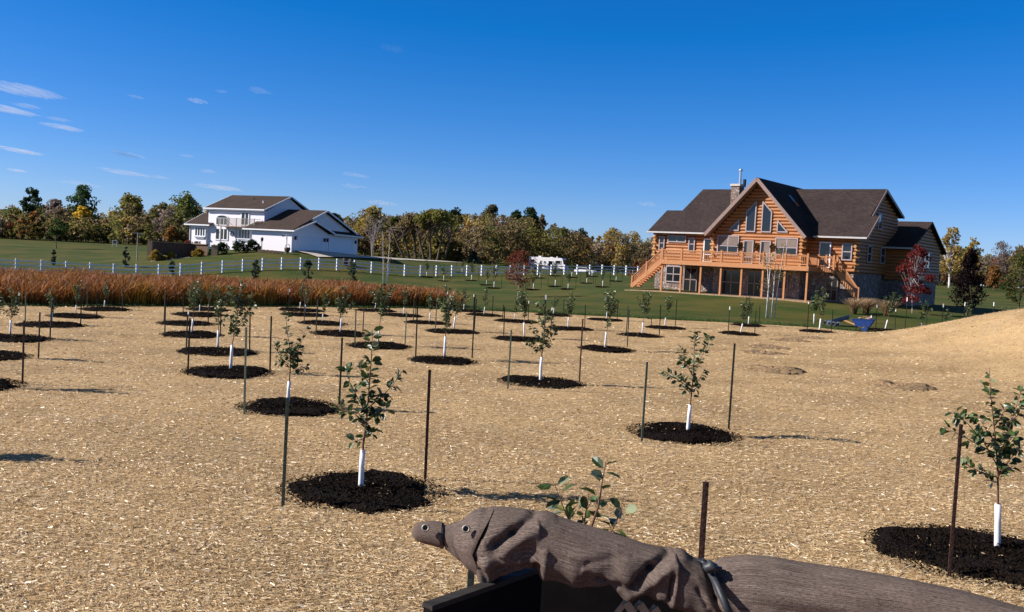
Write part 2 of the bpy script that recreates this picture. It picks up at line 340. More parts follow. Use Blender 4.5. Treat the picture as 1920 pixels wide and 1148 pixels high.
# ------------------------------------------------------------------ ground
def grid(mb, xs, ys, zf, keep=None):
    X, Y = np.meshgrid(xs, ys); Z = zf(X, Y); nx = len(xs); ny = len(ys)
    idx = np.arange(nx * ny).reshape(ny, nx)
    q = np.stack([idx[:-1, :-1], idx[:-1, 1:], idx[1:, 1:], idx[1:, :-1]], -1).reshape(-1, 4)
    V = np.stack([X, Y, Z], -1).reshape(-1, 3)
    if keep is not None:
        k = keep(V[q].mean(1)); q = q[k]; used = np.unique(q); mp = np.full(len(V), -1); mp[used] = np.arange(len(used)); V = V[used]; q = mp[q]
    mb.add(V, q)
def EDGE(X):   # far edge of the straw
    return np.interp(X, [-80, -40, -21, -14, -5, -1.8, 4.3, 10.8, 18, 24, 32, 60], [18, 28, 40.5, 47.8, 56, 57, 57.6, 58, 58.5, 53, 50, 48])
def vnoise(X, Y, s):
    return (np.sin(X * 1.7 * s + 3 * np.sin(Y * 1.1 * s)) + np.sin(Y * 2.3 * s + 2 * np.sin(X * .9 * s + 1)) + np.sin((X + Y) * 3.1 * s)) / 3
mb = MB()
xs = np.concatenate([-np.geomspace(4000, 62, 16), np.arange(-60, 61, 1.5), np.geomspace(62, 4000, 16)])
ys = np.concatenate([-np.geomspace(4000, 12, 14), np.arange(-10, 112, 1.5), np.geomspace(113, 4500, 60)])
grid(mb, xs, ys, lambda X, Y: H(X, Y) - .3 * sstep(1.0, 3.0, EDGE(X) - Y) * (X > -29) * (X < 44) * (Y > 3)); g = mb.build('ground', M['lawn'], smooth=True); tag(g, 'green lawn with worn olive patches reaching the woods', 'lawn', kind='structure')
mb = MB()
def strawz(X, Y): return H(X, Y) + .035 + .012 * vnoise(X, Y, 1.3) + .018 * vnoise(X, Y, .35)
grid(mb, np.arange(-30, 45, .3), np.arange(2.0, 62, .3), strawz, lambda c: c[:, 1] < EDGE(c[:, 0]) + .5 * vnoise(c[:, 0], c[:, 1], .7) + .25 * vnoise(c[:, 0], c[:, 1], 2.9))
g = mb.build('straw_field', M['straw'], smooth=True); tag(g, 'tan straw mulch field with faint grey patches', 'straw field', kind='structure')

# loose straw stalks on the field
n = 420000; u = RNG.random(n); Y = (4.5 ** -.7 + u * (56.0 ** -.7 - 4.5 ** -.7)) ** (-1 / .7)
X = (RNG.random(n) - .5) * 1.16 * Y; k = Y < EDGE(X) + .4 * vnoise(X, Y, .7); X = X[k]; Y = Y[k]; n = len(X)
ln = RNG.uniform(.012, .058, n) * (1 + Y / 40); wd = RNG.uniform(.0022, .0052, n) * (1 + Y / 14); tone = np.clip(1 + .13 * vnoise(X, Y, .55) + .10 * vnoise(Y + 3, X, 1.7), .7, 1.25); th = RNG.normal(0, .75, n)
Z = strawz(X, Y) + .006 + RNG.uniform(0, .02, n); tl = RNG.normal(0, .16, n)
D = np.stack([np.cos(th), np.sin(th), tl], -1) * ln[:, None] / 2; S = np.stack([-np.sin(th), np.cos(th), RNG.normal(0, .5, n)], -1) * wd[:, None] / 2
P = np.stack([X, Y, Z], -1); V = np.stack([P - D - S, P + D - S, P + D + S, P - D + S], 1).reshape(-1, 3)
pal = np.array([(.74, .575, .36), (.56, .395, .205), (.47, .32, .155), (.62, .455, .255), (.92, .82, .64), (.30, .20, .09), (.44, .31, .16)])
C = pal[RNG.choice(7, n, p=[.14, .24, .20, .21, .035, .055, .12])] * RNG.uniform(.95, 1.28, (n, 1)) * tone[:, None] * np.array([1, 1.03, 1.05])
mb = MB(); mb.add(V, np.arange(4 * n).reshape(n, 4), np.repeat(C, 4, 0)); o = mb.build('loose_straw', M['strawb']); tag(o, 'loose straw stalks scattered over the field', 'straw', kind='stuff')

# rust coloured tall grass beyond the straw
def blades(n, px, py, hgt, wid, base, mid, top, rng, lean=.18):
    pz = H(px, py) - .02; th = rng.uniform(0, pi, n); a = np.stack([np.cos(th), np.sin(th), 0 * th], -1) * (wid / 2)[:, None]
    L = np.stack([rng.normal(.04, lean, n), rng.normal(0, lean, n), np.ones(n)], -1) * hgt[:, None]; P = np.stack([px, py, pz], -1)
    L2 = L.copy(); L2[:, :2] *= 1.5
    M1 = P + L * .55 * np.array([.6, .6, 1]); T = P + L2
    V = np.stack([P - a, P + a, M1 + a * 1.1, M1 - a * 1.1, T + a * .5, T - a * .5], 1).reshape(-1, 3)
    i = np.arange(n)[:, None] * 6; q = np.concatenate([i + np.array([[0, 1, 2, 3]]), i + np.array([[3, 2, 4, 5]])])
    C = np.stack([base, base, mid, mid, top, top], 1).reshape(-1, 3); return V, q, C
n = 75000; X = RNG.uniform(-46, -3.0, n); dep = np.interp(X, [-46, -25, -10, -5, -3], [14, 13, 10, 6.5, 3]); t = RNG.random(n)
Y = EDGE(X) + 1.2 + .5 * vnoise(X, X, .5) + dep * t; clump = vnoise(X, Y, .45); hg = np.interp(X, [-46, -12, -3], [1.22, 1.22, 1.0]) * (RNG.uniform(.55, 1.08, n) + .18 * clump)
hg = hg * (.35 + .65 * sstep(-2.6, -5.5, X + RNG.normal(0, .8, n))); k = (hg > .3) & (RNG.random(n) < .25 + .75 * sstep(-2.8, -5, X)); X, Y, hg, clump = X[k], Y[k], hg[k], clump[k]; n = len(X); t = t[k]
v = RNG.uniform(.75, 1.25, (n, 1)); och = sstep(-.1, .6, vnoise(X * .7 + 5, Y * .7, .6) + RNG.normal(0, .2, n))[:, None]
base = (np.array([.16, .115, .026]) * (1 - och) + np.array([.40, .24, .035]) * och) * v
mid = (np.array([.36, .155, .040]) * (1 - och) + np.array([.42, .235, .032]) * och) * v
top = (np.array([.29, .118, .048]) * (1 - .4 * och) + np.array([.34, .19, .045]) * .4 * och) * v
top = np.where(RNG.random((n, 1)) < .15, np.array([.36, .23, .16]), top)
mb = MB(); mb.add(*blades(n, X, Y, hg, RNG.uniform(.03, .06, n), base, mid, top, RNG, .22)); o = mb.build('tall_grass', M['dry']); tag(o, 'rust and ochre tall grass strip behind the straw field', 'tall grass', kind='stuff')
# fringe of short green grass along the straw edge
n = 26000; X = RNG.uniform(-30, 24, n); Y = EDGE(X) + np.abs(RNG.normal(0, 1.0, n)) - .1; v = RNG.uniform(.7, 1.3, (n, 1))
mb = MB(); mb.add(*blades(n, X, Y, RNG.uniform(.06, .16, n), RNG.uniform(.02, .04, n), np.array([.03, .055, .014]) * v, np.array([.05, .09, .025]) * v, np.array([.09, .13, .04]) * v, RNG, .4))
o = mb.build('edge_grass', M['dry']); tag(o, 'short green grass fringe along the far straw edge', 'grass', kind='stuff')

# ------------------------------------------------------------------ log house
LA = radians(37); LP = at(1506, 503, 82.0)
LH = empty('log_house', (LP[0], LP[1], 0), -LA); tag(LH, 'honey coloured log house with steep glazed gable, brown roof and raised wooden deck', 'house')
def lhw(u, v): return LP[0] + u * cos(LA) + v * sin(LA), LP[1] - u * sin(LA) + v * cos(LA)
def logs(mb, o, d, nrm, L0, L1, z0, z1, h=.29, clip=None, bul=.12):
    o = np.array(o, float); d = np.array(d, float); nrm = np.array(nrm, float); z = z0
    while z < z1 - .05:
        zt = min(z + h, z1); a, b = L0, L1
        if clip: a, b = clip((z + zt) / 2); a = max(a, L0); b = min(b, L1)
        if b - a > .1:
            prof = [(-.15, z), (0, z)] + [(bul * sin(t), z + (zt - z) * (1 - cos(t)) / 2) for t in np.linspace(.45, pi - .45, 5)] + [(0, zt), (-.15, zt)]
            vs = [o + d * s + nrm * p + np.array([0, 0, q]) for s in (a, b) for p, q in prof]; k = len(prof)
            mb.add(vs, [[i, i + 1, k + i + 1, k + i] for i in range(k - 1)] + [list(range(k))[::-1], list(range(k, 2 * k))])
        z = zt
def crossed_corner(mb, x, y, z0, z1, dx, dy, h=.29, e=.34):
    z = z0; i = 0
    while z < z1 - .1:
        zc = z + h / 2
        if i % 2 == 0: tube(mb, [(x, y, zc), (x + dx * e, y, zc)], .135, 9)
        else: tube(mb, [(x, y, zc), (x, y + dy * e, zc)], .135, 9)
        z += h; i += 1
RZ, RS = 11.4, 1.076            # main gable ridge height, slope
def mtop(u): return RZ - RS * abs(u + 4.25) - .36
def mclip(z): hw = (RZ - .36 - z) / RS; return (-4.25 - hw, -4.25 + hw)
f = MB()
box(f, -15.05, -8.4, 1.62, 12.5, -.6, 3.62); box(f, -8.3, -.28, .12, 12.4, -.6, 3.6); box(f, -.2, 3.74, 1.62, 12.6, -.6, 3.61); box(f, 1.0, 5.9, 9.9, 20.2, -1.2, 3.2)
f.build('foundation_wall', M['stone'], LH)
g = MB(); logs(g, (0, 0, 0), (1, 0, 0), (0, -1, 0), -8.36, -.22, 3.62, 11.0, clip=mclip)
logs(g, (-8.36, 0, 0), (0, 1, 0), (-1, 0, 0), 0, 1.5, 3.62, 6.5); logs(g, (-.22, 0, 0), (0, 1, 0), (1, 0, 0), 0, 1.5, 3.62, 6.5)
gw = g.build('gable_wall', M['log'], LH)
c = MB()
for x, s in ((-8.36, -1), (-.22, 1)): c = MB(); crossed_corner(c, x, 0, 3.62, 6.4, s, -1); c.build('crossed_log_end', M['logend'], gw)
pass
g = MB(); logs(g, (0, 1.5, 0), (1, 0, 0), (0, -1, 0), -15.1, -8.36, 3.62, 6.5); logs(g, (-15.1, 0, 0), (0, 1, 0), (-1, 0, 0), 1.5, 12.6, 3.62, 6.5)
box(g, -14.9, -8.5, 12.4, 12.6, 3.63, 6.5); lw = g.build('wing_wall', M['log'], LH)
c = MB(); crossed_corner(c, -15.1, 1.5, 3.62, 6.5, -1, -1); c.build('crossed_log_end', M['logend'], lw)
def sclip(z): return (.8 + max(0, (z + .3 - 6.58) / .7), 13.6 if z < 8.9 else 13.2 - (z + .3 - 9.1) / .36)
g = MB(); logs(g, (0, 1.5, 0), (1, 0, 0), (0, -1, 0), -.22, 3.85, 3.62, 6.5); logs(g, (3.85, 0, 0), (0, 1, 0), (1, 0, 0), 1.5, 12.8, 3.62, 10.9, clip=sclip)
box(g, -8, 3.7, 12.5, 12.7, 3.63, 9.0); rw = g.build('wing_wall', M['log'], LH)
c = MB(); crossed_corner(c, 3.85, 1.5, 3.62, 6.5, 1, -1); c.build('crossed_log_end', M['logend'], rw)
def gclip(z): hw = max(0, (8.8 - .3 - z) / .45); return (15.3 - hw, 15.3 + hw)
g = MB(); logs(g, (6.0, 0, 0), (0, 1, 0), (1, 0, 0), 9.8, 20.3, 3.2, 8.5, clip=lambda z: (9.8, 20.3) if z < 6 else gclip(z)); logs(g, (0, 9.8, 0), (1, 0, 0), (0, -1, 0), 3.9, 6.0, 3.2, 6.0)
box(g, 1.0, 5.9, 20.1, 20.3, 3.21, 6.0); g.build('garage_wall', M['log'], LH)
# roofs
r = MB()
for s in (-1, 1):
    ue = -4.25 + s * 4.6
    prism(r, [(-4.25, -1.0, RZ), (ue, -1.0, RZ - RS * 4.6), (ue, 13.5, RZ - RS * 4.6), (-4.25, 13.5, RZ)], (0, 0, -.2))
mr = r.build('gable_roof', M['roof_log'], LH)
r = MB()
for s in (-1, 1):
    ue = -4.25 + s * 4.62; beam(r, (-4.25, -1.03, RZ - .13), (ue, -1.03, RZ - RS * 4.62 - .13), .05, .3, up=(0, 0, 1))
r.build('rake_board', M['taupe'], mr)
r = MB()
for s in (-1, 1):
    ue = -4.25 + s * 4.5; prism(r, [(-4.25, -.99, RZ - .22), (ue, -.99, RZ - .22 - RS * 4.5), (ue, .1, RZ - .22 - RS * 4.5), (-4.25, .1, RZ - .22)], (0, 0, -.05))
r.build('soffit', M['taupe'], mr)
k = MB(); prism(k, [(-3.1, 3.4, RZ - RS * 1.15 + .05), (-2.2, 3.4, RZ - RS * 2.05 + .05), (-2.2, 4.0, RZ - RS * 2.05 + .05), (-3.1, 4.0, RZ - RS * 1.15 + .05)], (0, 0, .06)); k.build('skylight', M['glass'], mr)
WZ = lambda v: 6.58 + .70 * (v - .8)
r = MB()
prism(r, [(x, y, WZ(y)) for x, y in ((-15.65, .8), (4.9, .8), (4.95, 3.55), (4.2, 3.55), (4.35, 7.3), (-13.35, 7.3), (-13.75, 3.95), (-15.4, 3.95))], (0, 0, -.18))
zb = WZ(7.3); prism(r, [(-13.35, 7.3, zb), (4.35, 7.3, zb), (4.35, 13.2, 9.1), (-13.35, 13.2, 9.1)], (0, 0, -.18))
wr = r.build('wing_roof', M['roof_log'], LH)
r = MB(); beam(r, (-15.66, .73, 6.5), (-8.92, .73, 6.5), .12, .14); r.build('gutter', M['gutter'], wr); r = MB(); beam(r, (.42, .73, 6.5), (4.92, .73, 6.5), .12, .14); r.build('gutter', M['gutter'], wr)
r = MB(); beam(r, (4.37, 7.3, zb - .13), (4.37, 13.2, 8.97), .05, .24); beam(r, (4.37, 3.6, WZ(3.6) - .13), (4.37, 7.3, zb - .13), .05, .24); beam(r, (4.95, .8, 6.45), (4.97, 3.55, WZ(3.55) - .13), .05, .24); r.build('rake_board', M['taupe'], wr)
r = MB()
prism(r, [(0, 15.3, 8.8), (6.4, 15.3, 8.8), (6.4, 21.4, 6.1), (0, 21.4, 6.1)], (0, 0, -.18)); prism(r, [(0, 8.95, 6.1), (6.4, 8.95, 6.1), (6.4, 15.3, 8.8), (0, 15.3, 8.8)], (0, 0, -.18))
gr = r.build('garage_roof', M['roof_log'], LH)
r = MB(); beam(r, (2.0, 8.88, 6.05), (6.4, 8.88, 6.05), .12, .14); r.build('gutter', M['gutter'], gr)
# chimney
ch = MB(); box(ch, -8.5, -7.7, 3.2, 4.3, 6.5, 11.05); co = ch.build('chimney', M['stone'], LH)
ch = MB(); box(ch, -8.6, -7.6, 3.1, 4.4, 11.05, 11.25); co2 = ch.build('chimney_cap', M['conc'], co)
ch = MB(); tube(ch, [(-7.8, 3.5, 11.2), (-7.8, 3.5, 12.5)], .12, 10); tube(ch, [(-7.8, 3.5, 12.48), (-7.8, 3.5, 12.52), (-7.8, 3.5, 12.62)], [.21, .21, .16], 10); ch.build('chimney_pipe', M['galv'], co)
ch = MB(); tube(ch, [(-7.62, 4.1, 11.2), (-7.62, 4.1, 11.75)], .15, 10); ch.build('chimney_pipe', M['black'], co)
# windows: frame along a polygon, pane behind it
def window(par, poly, v, bars=(), name='window', fm='lavtrim', pm='glass', fw=.1, T=None, pv=.05, dp=.1):
    T = T or (lambda a, z, d: (a, v - d, z)); fr = MB(); k = len(poly); cx = sum(p[0] for p in poly) / k; cz = sum(p[1] for p in poly) / k
    sgn = lambda x: 0 if abs(x) < 1e-6 else (1 if x > 0 else -1)
    n0 = np.array(T(0, 0, 1)) - np.array(T(0, 0, 0))
    for i in range(k):
        a, b = np.array(poly[i], float), np.array(poly[(i + 1) % k], float); e = (b - a) / np.linalg.norm(b - a) * fw * .5
        beam(fr, T(a[0] - e[0], a[1] - e[1], .05 + .004 * (i % 2)), T(b[0] + e[0], b[1] + e[1], .05 + .004 * (i % 2)), dp, fw, up=np.cross(n0, np.array(T(*b, 0)) - np.array(T(*a, 0))))
    for (a0, z0, a1, z1) in bars:
        beam(fr, T(a0, z0, .03), T(a1, z1, .03), dp * .8, fw * .8, up=np.cross(n0, np.array(T(a1, z1, 0)) - np.array(T(a0, z0, 0))))
    fo = fr.build(name, M[fm], par)
    p = MB(); prism(p, [T(a, z, pv) for a, z in poly], np.array(T(0, 0, -.03)) - np.array(T(0, 0, 0))); p.build('pane', M[pm], fo); return fo
def rect(a0, a1, z0, z1): return [(a0, z0), (a1, z0), (a1, z1), (a0, z1)]
def blinds(fo, a0, a1, z0, z1, v):
    b = MB(); box(b, a0, a1, v, v + .02, z0, z1); b.build('blind', M['curtain'], fo)
GV = -.10
fo = window(LH, rect(-7.9, -5.95, 4.72, 6.3), GV, [(-6.94, 4.72, -6.94, 6.3), (-7.9, 5.42, -5.95, 5.42)]); blinds(fo, -7.82, -6.05, 5.5, 6.25, GV - .062)
fo = window(LH, rect(-2.5, -.6, 4.78, 6.25), GV, [(-1.52, 4.78, -1.52, 6.25), (-2.5, 5.45, -.6, 5.45)]); blinds(fo, -2.42, -.7, 5.5, 6.2, GV - .062)
window(LH, [(-5.32, 6.75), (-4.5, 6.75), (-4.5, 9.34), (-5.32, 8.48)], GV); window(LH, [(-3.88, 6.75), (-3.05, 6.75), (-3.05, 8.48), (-3.88, 9.34)], GV)
window(LH, [(-6.9, 6.82), (-6.03, 6.82), (-6.03, 7.72)], GV); window(LH, [(-2.45, 6.78), (-1.55, 6.78), (-2.45, 7.72)], GV)
for a in (-5.42, -3.84):
    d = window(LH, rect(a, a + .86, 3.92, 5.92), GV, [(a, 4.5, a + .86, 4.5)], 'door', 'lavtrim', 'glass'); blinds(d, a + .28, a + .8, 4.55, 5.85, GV - .062)
    h = MB(); sphere(h, (a + .76, GV - .12, 4.9), .04, 6, 4); h.build('handle', M['brass'], d)
window(LH, rect(-14.6, -14.1, 4.85, 6.1), 1.38, [(-14.6, 5.5, -14.1, 5.5)]); window(LH, rect(-13.7, -11.87, 5.66, 6.22), 1.38, [(-12.78, 5.66, -12.78, 6.22)], pm='glass')
window(LH, rect(-11.5, -10.95, 4.85, 6.05), 1.38, [(-11.5, 5.5, -10.95, 5.5)])
window(LH, rect(-9.95, -9.05, 3.92, 6.0), 1.38, [(-9.95, 4.6, -9.05, 4.6)], 'door', 'trimw')
window(LH, rect(.85, 1.75, 3.92, 6.05), 1.38, [(.85, 4.6, 1.75, 4.6)], 'door', 'trimw')
window(LH, rect(2.78, 3.55, 4.65, 6.0), 1.38, [(2.78, 5.33, 3.55, 5.33)])
for (a0, a1, z0, z1, v) in ((-13.8, -12.3, 1.9, 3.35, 1.6), (-11.9, -10.6, 1.1, 3.3, 1.6), (-7.4, -5.6, 1.1, 3.3, .1), (-4.9, -3.7, 1.1, 3.3, .1), (-2.2, -1.3, 1.9, 3.3, .1), (1.5, 2.5, 1.1, 3.1, 1.6)):
    window(LH, rect(a0, a1, z0, z1), v, [((a0 + a1) / 2, z0, (a0 + a1) / 2, z1), (a0, (z0 + z1) / 2, a1, (z0 + z1) / 2)], fm='lavtrim' if a0 < -12 else 'taupe')  # darker taupe frames put the deck's shade into the trim colour
def TR(u0): return lambda a, z, d: (u0 + d, a, z)
for (a0, a1, z0, z1) in ((4.2, 5.2, 4.6, 6.0), (8.0, 9.2, 4.6, 6.0), (6.5, 7.6, 7.6, 8.9)): window(LH, rect(a0, a1, z0, z1), 0, [(a0, (z0 + z1) / 2, a1, (z0 + z1) / 2)], T=TR(3.95))
window(LH, rect(14.0, 16.4, 4.4, 5.9), 0, [(15.2, 4.4, 15.2, 5.9)], T=TR(6.1))
for x in (-5.75, -4.2, -2.75):                                     # wreaths by the doors
    wr_ = MB(); n = 170; t = RNG.uniform(0, 2 * pi, n); rr = RNG.normal(.16, .05, n)
    cards(wr_, np.c_[x + rr * np.cos(t), np.full(n, -.26) + RNG.normal(0, .03, n), 5.45 + rr * np.sin(t) * 1.4], .1, np.array([(.12, .06, .02), (.03, .03, .01), (.16, .09, .02)])[RNG.choice(3, n)], RNG); wr_.build('hanging_flower_basket', M['wood_leaf'], LH)
# deck
DZ = 3.9; DX = [-12.1 + 1.914 * i for i in range(8)]
d = MB(); box(d, -12.15, 1.38, -2.6, -.15, DZ - .12, DZ); box(d, -12.15, -8.5, -.15, 1.36, DZ - .12, DZ); box(d, 1.38, 2.72, -.35, 1.36, DZ - .121, DZ - .001); box(d, -12.2, 1.44, -2.68, -2.6, DZ - .38, DZ + .003); box(d, 1.38, 1.44, -2.6, -.35, DZ - .38, DZ + .002); box(d, 1.44, 2.78, -.41, -.35, DZ - .38, DZ + .001)
box(d, 2.72, 2.78, -.35, 1.3, DZ - .38, DZ + .002); box(d, -12.21, -12.15, -2.6, 1.36, DZ - .38, DZ + .002)
for i in range(1, 24): beam(d, (-12.1 + .58 * i, -2.58, DZ - .24), (-12.1 + .58 * i, -.2, DZ - .24), .05, .2)
dk = d.build('deck', M['deckwood'], LH)
for x in DX:
    p = MB(); tt = h1(*lhw(x, -2.45)); box(p, x - .075, x + .075, -2.52, -2.37, tt - .3, DZ - .12); p.build('deck_post', M['deckwood'], dk)
def railing(pts, z0s, posts=True, bh=.95):
    R_ = MB()
    for i in range(len(pts) - 1):
        a = np.array([*pts[i], z0s[i]]); b = np.array([*pts[i + 1], z0s[i + 1]]); L = np.linalg.norm(b - a)
        up = np.array([0, 0, 1.0])
        beam(R_, a + up * (bh - .04), b + up * (bh - .04), .12, .06); beam(R_, a + up * .14, b + up * .14, .05, .09); beam(R_, a + up * (bh - .13), b + up * (bh - .13), .04, .08)
        nb = max(2, int(L / .145))
        for j in range(1, nb):
            q = a + (b - a) * j / nb; box(R_, q[0] - .02, q[0] + .02, q[1] - .02, q[1] + .02, q[2] + .16, q[2] + bh - .1)
    ro = R_.build('railing', M['deckwood'], dk)
    if posts:
        for (x, y), z in zip(pts, z0s):
            p = MB(); box(p, x - .07, x + .07, y - .07, y + .07, z - .05, z + bh + .08); box(p, x - .085, x + .085, y - .085, y + .085, z + bh + .08, z + bh + .12); p.build('railing_post', M['deckwood'], ro)
railing([(x, -2.55) for x in DX], [DZ] * 8)
railing([(1.31, -2.4), (1.31, -.4)], [DZ] * 2, False); railing([(1.4, -.32), (2.05, -.32), (2.7, -.32)], [DZ] * 3)
# stairs at the left and the right
SB = 1.25; st = MB()
for v in (-2.58, -1.42): beam(st, (-12.15, v, DZ - .18), (-15.15, v, SB + .06), .06, .36)
for i in range(14):
    t = (i + .5) / 14; x = -12.15 - 3.0 * t; z = DZ - (DZ - SB) * (t + .02); box(st, x - .15, x + .13, -2.55, -1.45, z - .04, z)
sto = st.build('staircase', M['deckwood'], LH)
R_ = dk; dk = sto
railing([(-12.2, -2.55), (-13.65, -2.55), (-15.1, -2.55)], [DZ, DZ - 1.28, SB + .02]); railing([(-12.2, -1.45), (-15.1, -1.45)], [DZ, SB + .02], False)
st = MB()
for v in (.3, 1.2): beam(st, (2.72, v, DZ - .2), (4.7, v, 1.2), .06, .3)
for i in range(13):
    t = (i + .5) / 13; x = 2.72 + 1.98 * t; z = DZ - 2.7 * (t + .03); box(st, x - .1, x + .13, .33, 1.17, z - .04, z)
sto = st.build('staircase', M['deckwood'], LH); dk = sto
railing([(2.76, .3), (4.66, .3)], [DZ, 1.35]); dk = R_
p = MB(); pts = [(-15.6, -3.0), (1.9, -3.0), (1.9, 1.4), (-15.6, 1.4)]; zz = [h1(*lhw(*q)) for q in pts]
pv = MB(); nx = 24
for i in range(nx):
    x0 = -15.6 + 17.5 * i / nx; x1 = -15.6 + 17.5 * (i + 1) / nx; za = h1(*lhw(x0, -2.9)); zb_ = h1(*lhw(x1, -2.9))
    pv.add([(*lhw(x0, -3), za + .07), (*lhw(x1, -3), zb_ + .07), (*lhw(x1, 1.4), zb_ + .09), (*lhw(x0, 1.4), za + .09), (*lhw(x0, -3), za - .3), (*lhw(x1, -3), zb_ - .3)], [[0, 1, 2, 3], [4, 5, 1, 0]])
tag(pv.build('patio', M['tan']), 'pale concrete patio strip under the log house deck', 'patio', kind='structure')
b = MB(); q = ground(1373.5, 551); sphere(b, (q[0], q[1] + .3, q[2] + .12), .17, 12, 8); o = b.build('garden_ball', M['tipw'], smooth=True); tag(o, 'small white ball on the ground under the log house deck', 'ball')

# ------------------------------------------------------------------ white house
WA = radians(27); WP = at(496, 400, 138.0)
WH = empty('white_house', (WP[0], WP[1], 0), -WA); WH.scale = (1.138, .787, 1); tag(WH, 'white two storey house with balcony, brown roof and attached gabled garage', 'house')
def whw(u, v): return WP[0] + u * cos(WA) + v * sin(WA), WP[1] - u * sin(WA) + v * cos(WA)
m = MB(); box(m, -9.4, 0, 0, 13.0, .5, 8.0); prism(m, [(-9.4, 0, 8.0), (-9.4, 13.0, 8.0), (-9.4, 6.5, 10.5)], (9.4, 0, 0)); m.build('main_wall', M['white'], WH)
m = MB(); box(m, -12.2, -9.4, -.4, 8.0, .6, 5.75); prism(m, [(-12.2, -.4, 5.75), (-12.2, 8.0, 5.75), (-12.2, 3.8, 7.5)], (2.8, 0, 0)); m.build('wing_wall', M['white'], WH)
m = MB(); box(m, 0, 6.28, -3.0, 16.2, 1.6, 5.4)
prism(m, [(6.28, -3.0, 5.4), (6.28, 7.3, 5.4), (6.28, 2.15, 6.9)], (-1, 0, 0)); prism(m, [(5.9, -3.0, 5.39), (5.9, 16.2, 5.39), (5.9, 6.4, 8.55)], (-6, 0, 0)); m.build('garage_wall', M['white'], WH)
r = MB(); s_ = (10.72 - 8.4) / 7.2
prism(r, [(-9.85, -.6, 8.4), (.35, -.6, 8.4), (.35, 6.6, 10.72), (-9.85, 6.6, 10.72)], (0, 0, -.14)); prism(r, [(-9.85, 6.6, 10.72), (.35, 6.6, 10.72), (.35, 13.8, 8.4), (-9.85, 13.8, 8.4)], (0, 0, -.14))
ro = r.build('main_roof', M['roof_wh'], WH)
r = MB(); beam(r, (-9.87, -.66, 8.32), (.37, -.66, 8.32), .12, .18)
for x in (-9.88, .38):
    for a, b in (((-.6, 8.31), (6.6, 10.63)), ((6.6, 10.63), (13.8, 8.31))): beam(r, (x, a[0], a[1]), (x, b[0], b[1]), .06, .2)
r.build('fascia', M['trimw'], ro)
r = MB(); box(r, -9.8, .3, -.6, 0, 8.1, 8.2); r.build('soffit', M['trimw'], ro)
for x, v in ((-1.9, 2.6), (-4.6, 4.4)):
    k = MB(); z = 8.4 + s_ * (v + .6); tube(k, [(x, v, z - .1), (x, v, z + .35)], .07, 8); k.build('vent_pipe', M['trimw'] if v < 3 else M['black'], ro)
r = MB(); prism(r, [(-12.9, -1.0, 5.9), (-9.4, -1.0, 5.9), (-9.4, 3.8, 7.72), (-12.9, 3.8, 7.72)], (0, 0, -.14)); prism(r, [(-12.9, 3.8, 7.72), (-9.4, 3.8, 7.72), (-9.4, 8.6, 5.9), (-12.9, 8.6, 5.9)], (0, 0, -.14)); prism(r, [(-9.4, -1.0, 5.9), (-8.5, -1.0, 5.9), (-8.5, -.03, 6.24), (-9.4, -.03, 6.24)], (0, 0, -.14))
ro = r.build('wing_roof', M['roof_wh'], WH); r = MB(); beam(r, (-12.92, -1.05, 5.82), (-8.48, -1.05, 5.82), .12, .18); beam(r, (-12.93, -1, 5.81), (-12.93, 3.8, 7.63), .06, .2); r.build('fascia', M['trimw'], ro)
gs = (8.8 - 5.55) / (6.4 + 3.6)
r = MB(); prism(r, [(-1.2, -3.6, 5.55), (6.45, -3.6, 5.55), (6.45, 6.4, 8.8), (-1.2, 6.4, 8.8)], (0, 0, -.14)); prism(r, [(-1.2, 6.4, 8.8), (6.45, 6.4, 8.8), (6.45, 16.8, 5.45), (-1.2, 16.8, 5.45)], (0, 0, -.14))
ro = r.build('garage_roof', M['roof_wh'], WH)
r = MB(); beam(r, (-1.2, -3.66, 5.48), (7.0, -3.66, 5.48), .12, .18)
beam(r, (6.47, 2.2, 8.71 - (6.4 - 2.2) * gs), (6.47, 6.4, 8.71), .06, .22); beam(r, (6.47, 6.4, 8.71), (6.47, 16.8, 5.36), .06, .22)
beam(r, (7.02, -3.6, 5.46), (7.02, 2.15, 7.02), .06, .2); beam(r, (7.02, 2.15, 7.02), (7.02, 7.75, 5.5), .06, .2); beam(r, (7.02, 7.75, 5.42), (7.02, 16.8, 5.3), .06, .2); r.build('fascia', M['trimw'], ro)
r = MB(); prism(r, [(6.45, -3.6, 5.55), (7.0, -3.6, 5.55), (7.0, 2.15, 7.1), (6.45, 2.15, 7.1)], (0, 0, -.12)); prism(r, [(3.5, 2.15, 7.1), (7.0, 2.15, 7.1), (7.0, 7.8, 5.58), (3.5, 7.8, 5.58)], (0, 0, -.12)); prism(r, [(5.95, 7.8, 6.0), (7.0, 7.8, 5.5), (7.0, 16.8, 5.4), (5.95, 16.8, 5.9)], (0, 0, -.1)); r.build('porch_roof', M['roof_wh'], ro)
for (v0, v1) in ((-1.4, 5.2), (7.4, 14.5)):
    g = MB(); box(g, 6.28, 6.33, v0, v1, 2.5, 4.9)
    for i in range(1, 4): box(g, 6.33, 6.345, v0, v1, 2.5 + i * .6 - .02, 2.5 + i * .6 + .02)
    go = g.build('garage_door', M['garage'], WH); g = MB()
    box(g, 6.28, 6.38, v0 - .15, v0, 2.5, 5.05); box(g, 6.28, 6.38, v1, v1 + .15, 2.5, 5.05); box(g, 6.28, 6.38, v0, v1, 4.9, 5.05); g.build('door_trim', M['trimw'], go)
for v in (-2.2, 5.9, 6.7, 15.4):
    g = MB(); box(g, 6.28, 6.5, v - .1, v + .1, 4.3, 4.7); prism(g, [(6.3, v - .16, 4.7), (6.56, v - .16, 4.7), (6.56, v + .16, 4.7), (6.3, v + .16, 4.7)], (0, 0, .08)); g.build('wall_lantern', M['black'], WH)
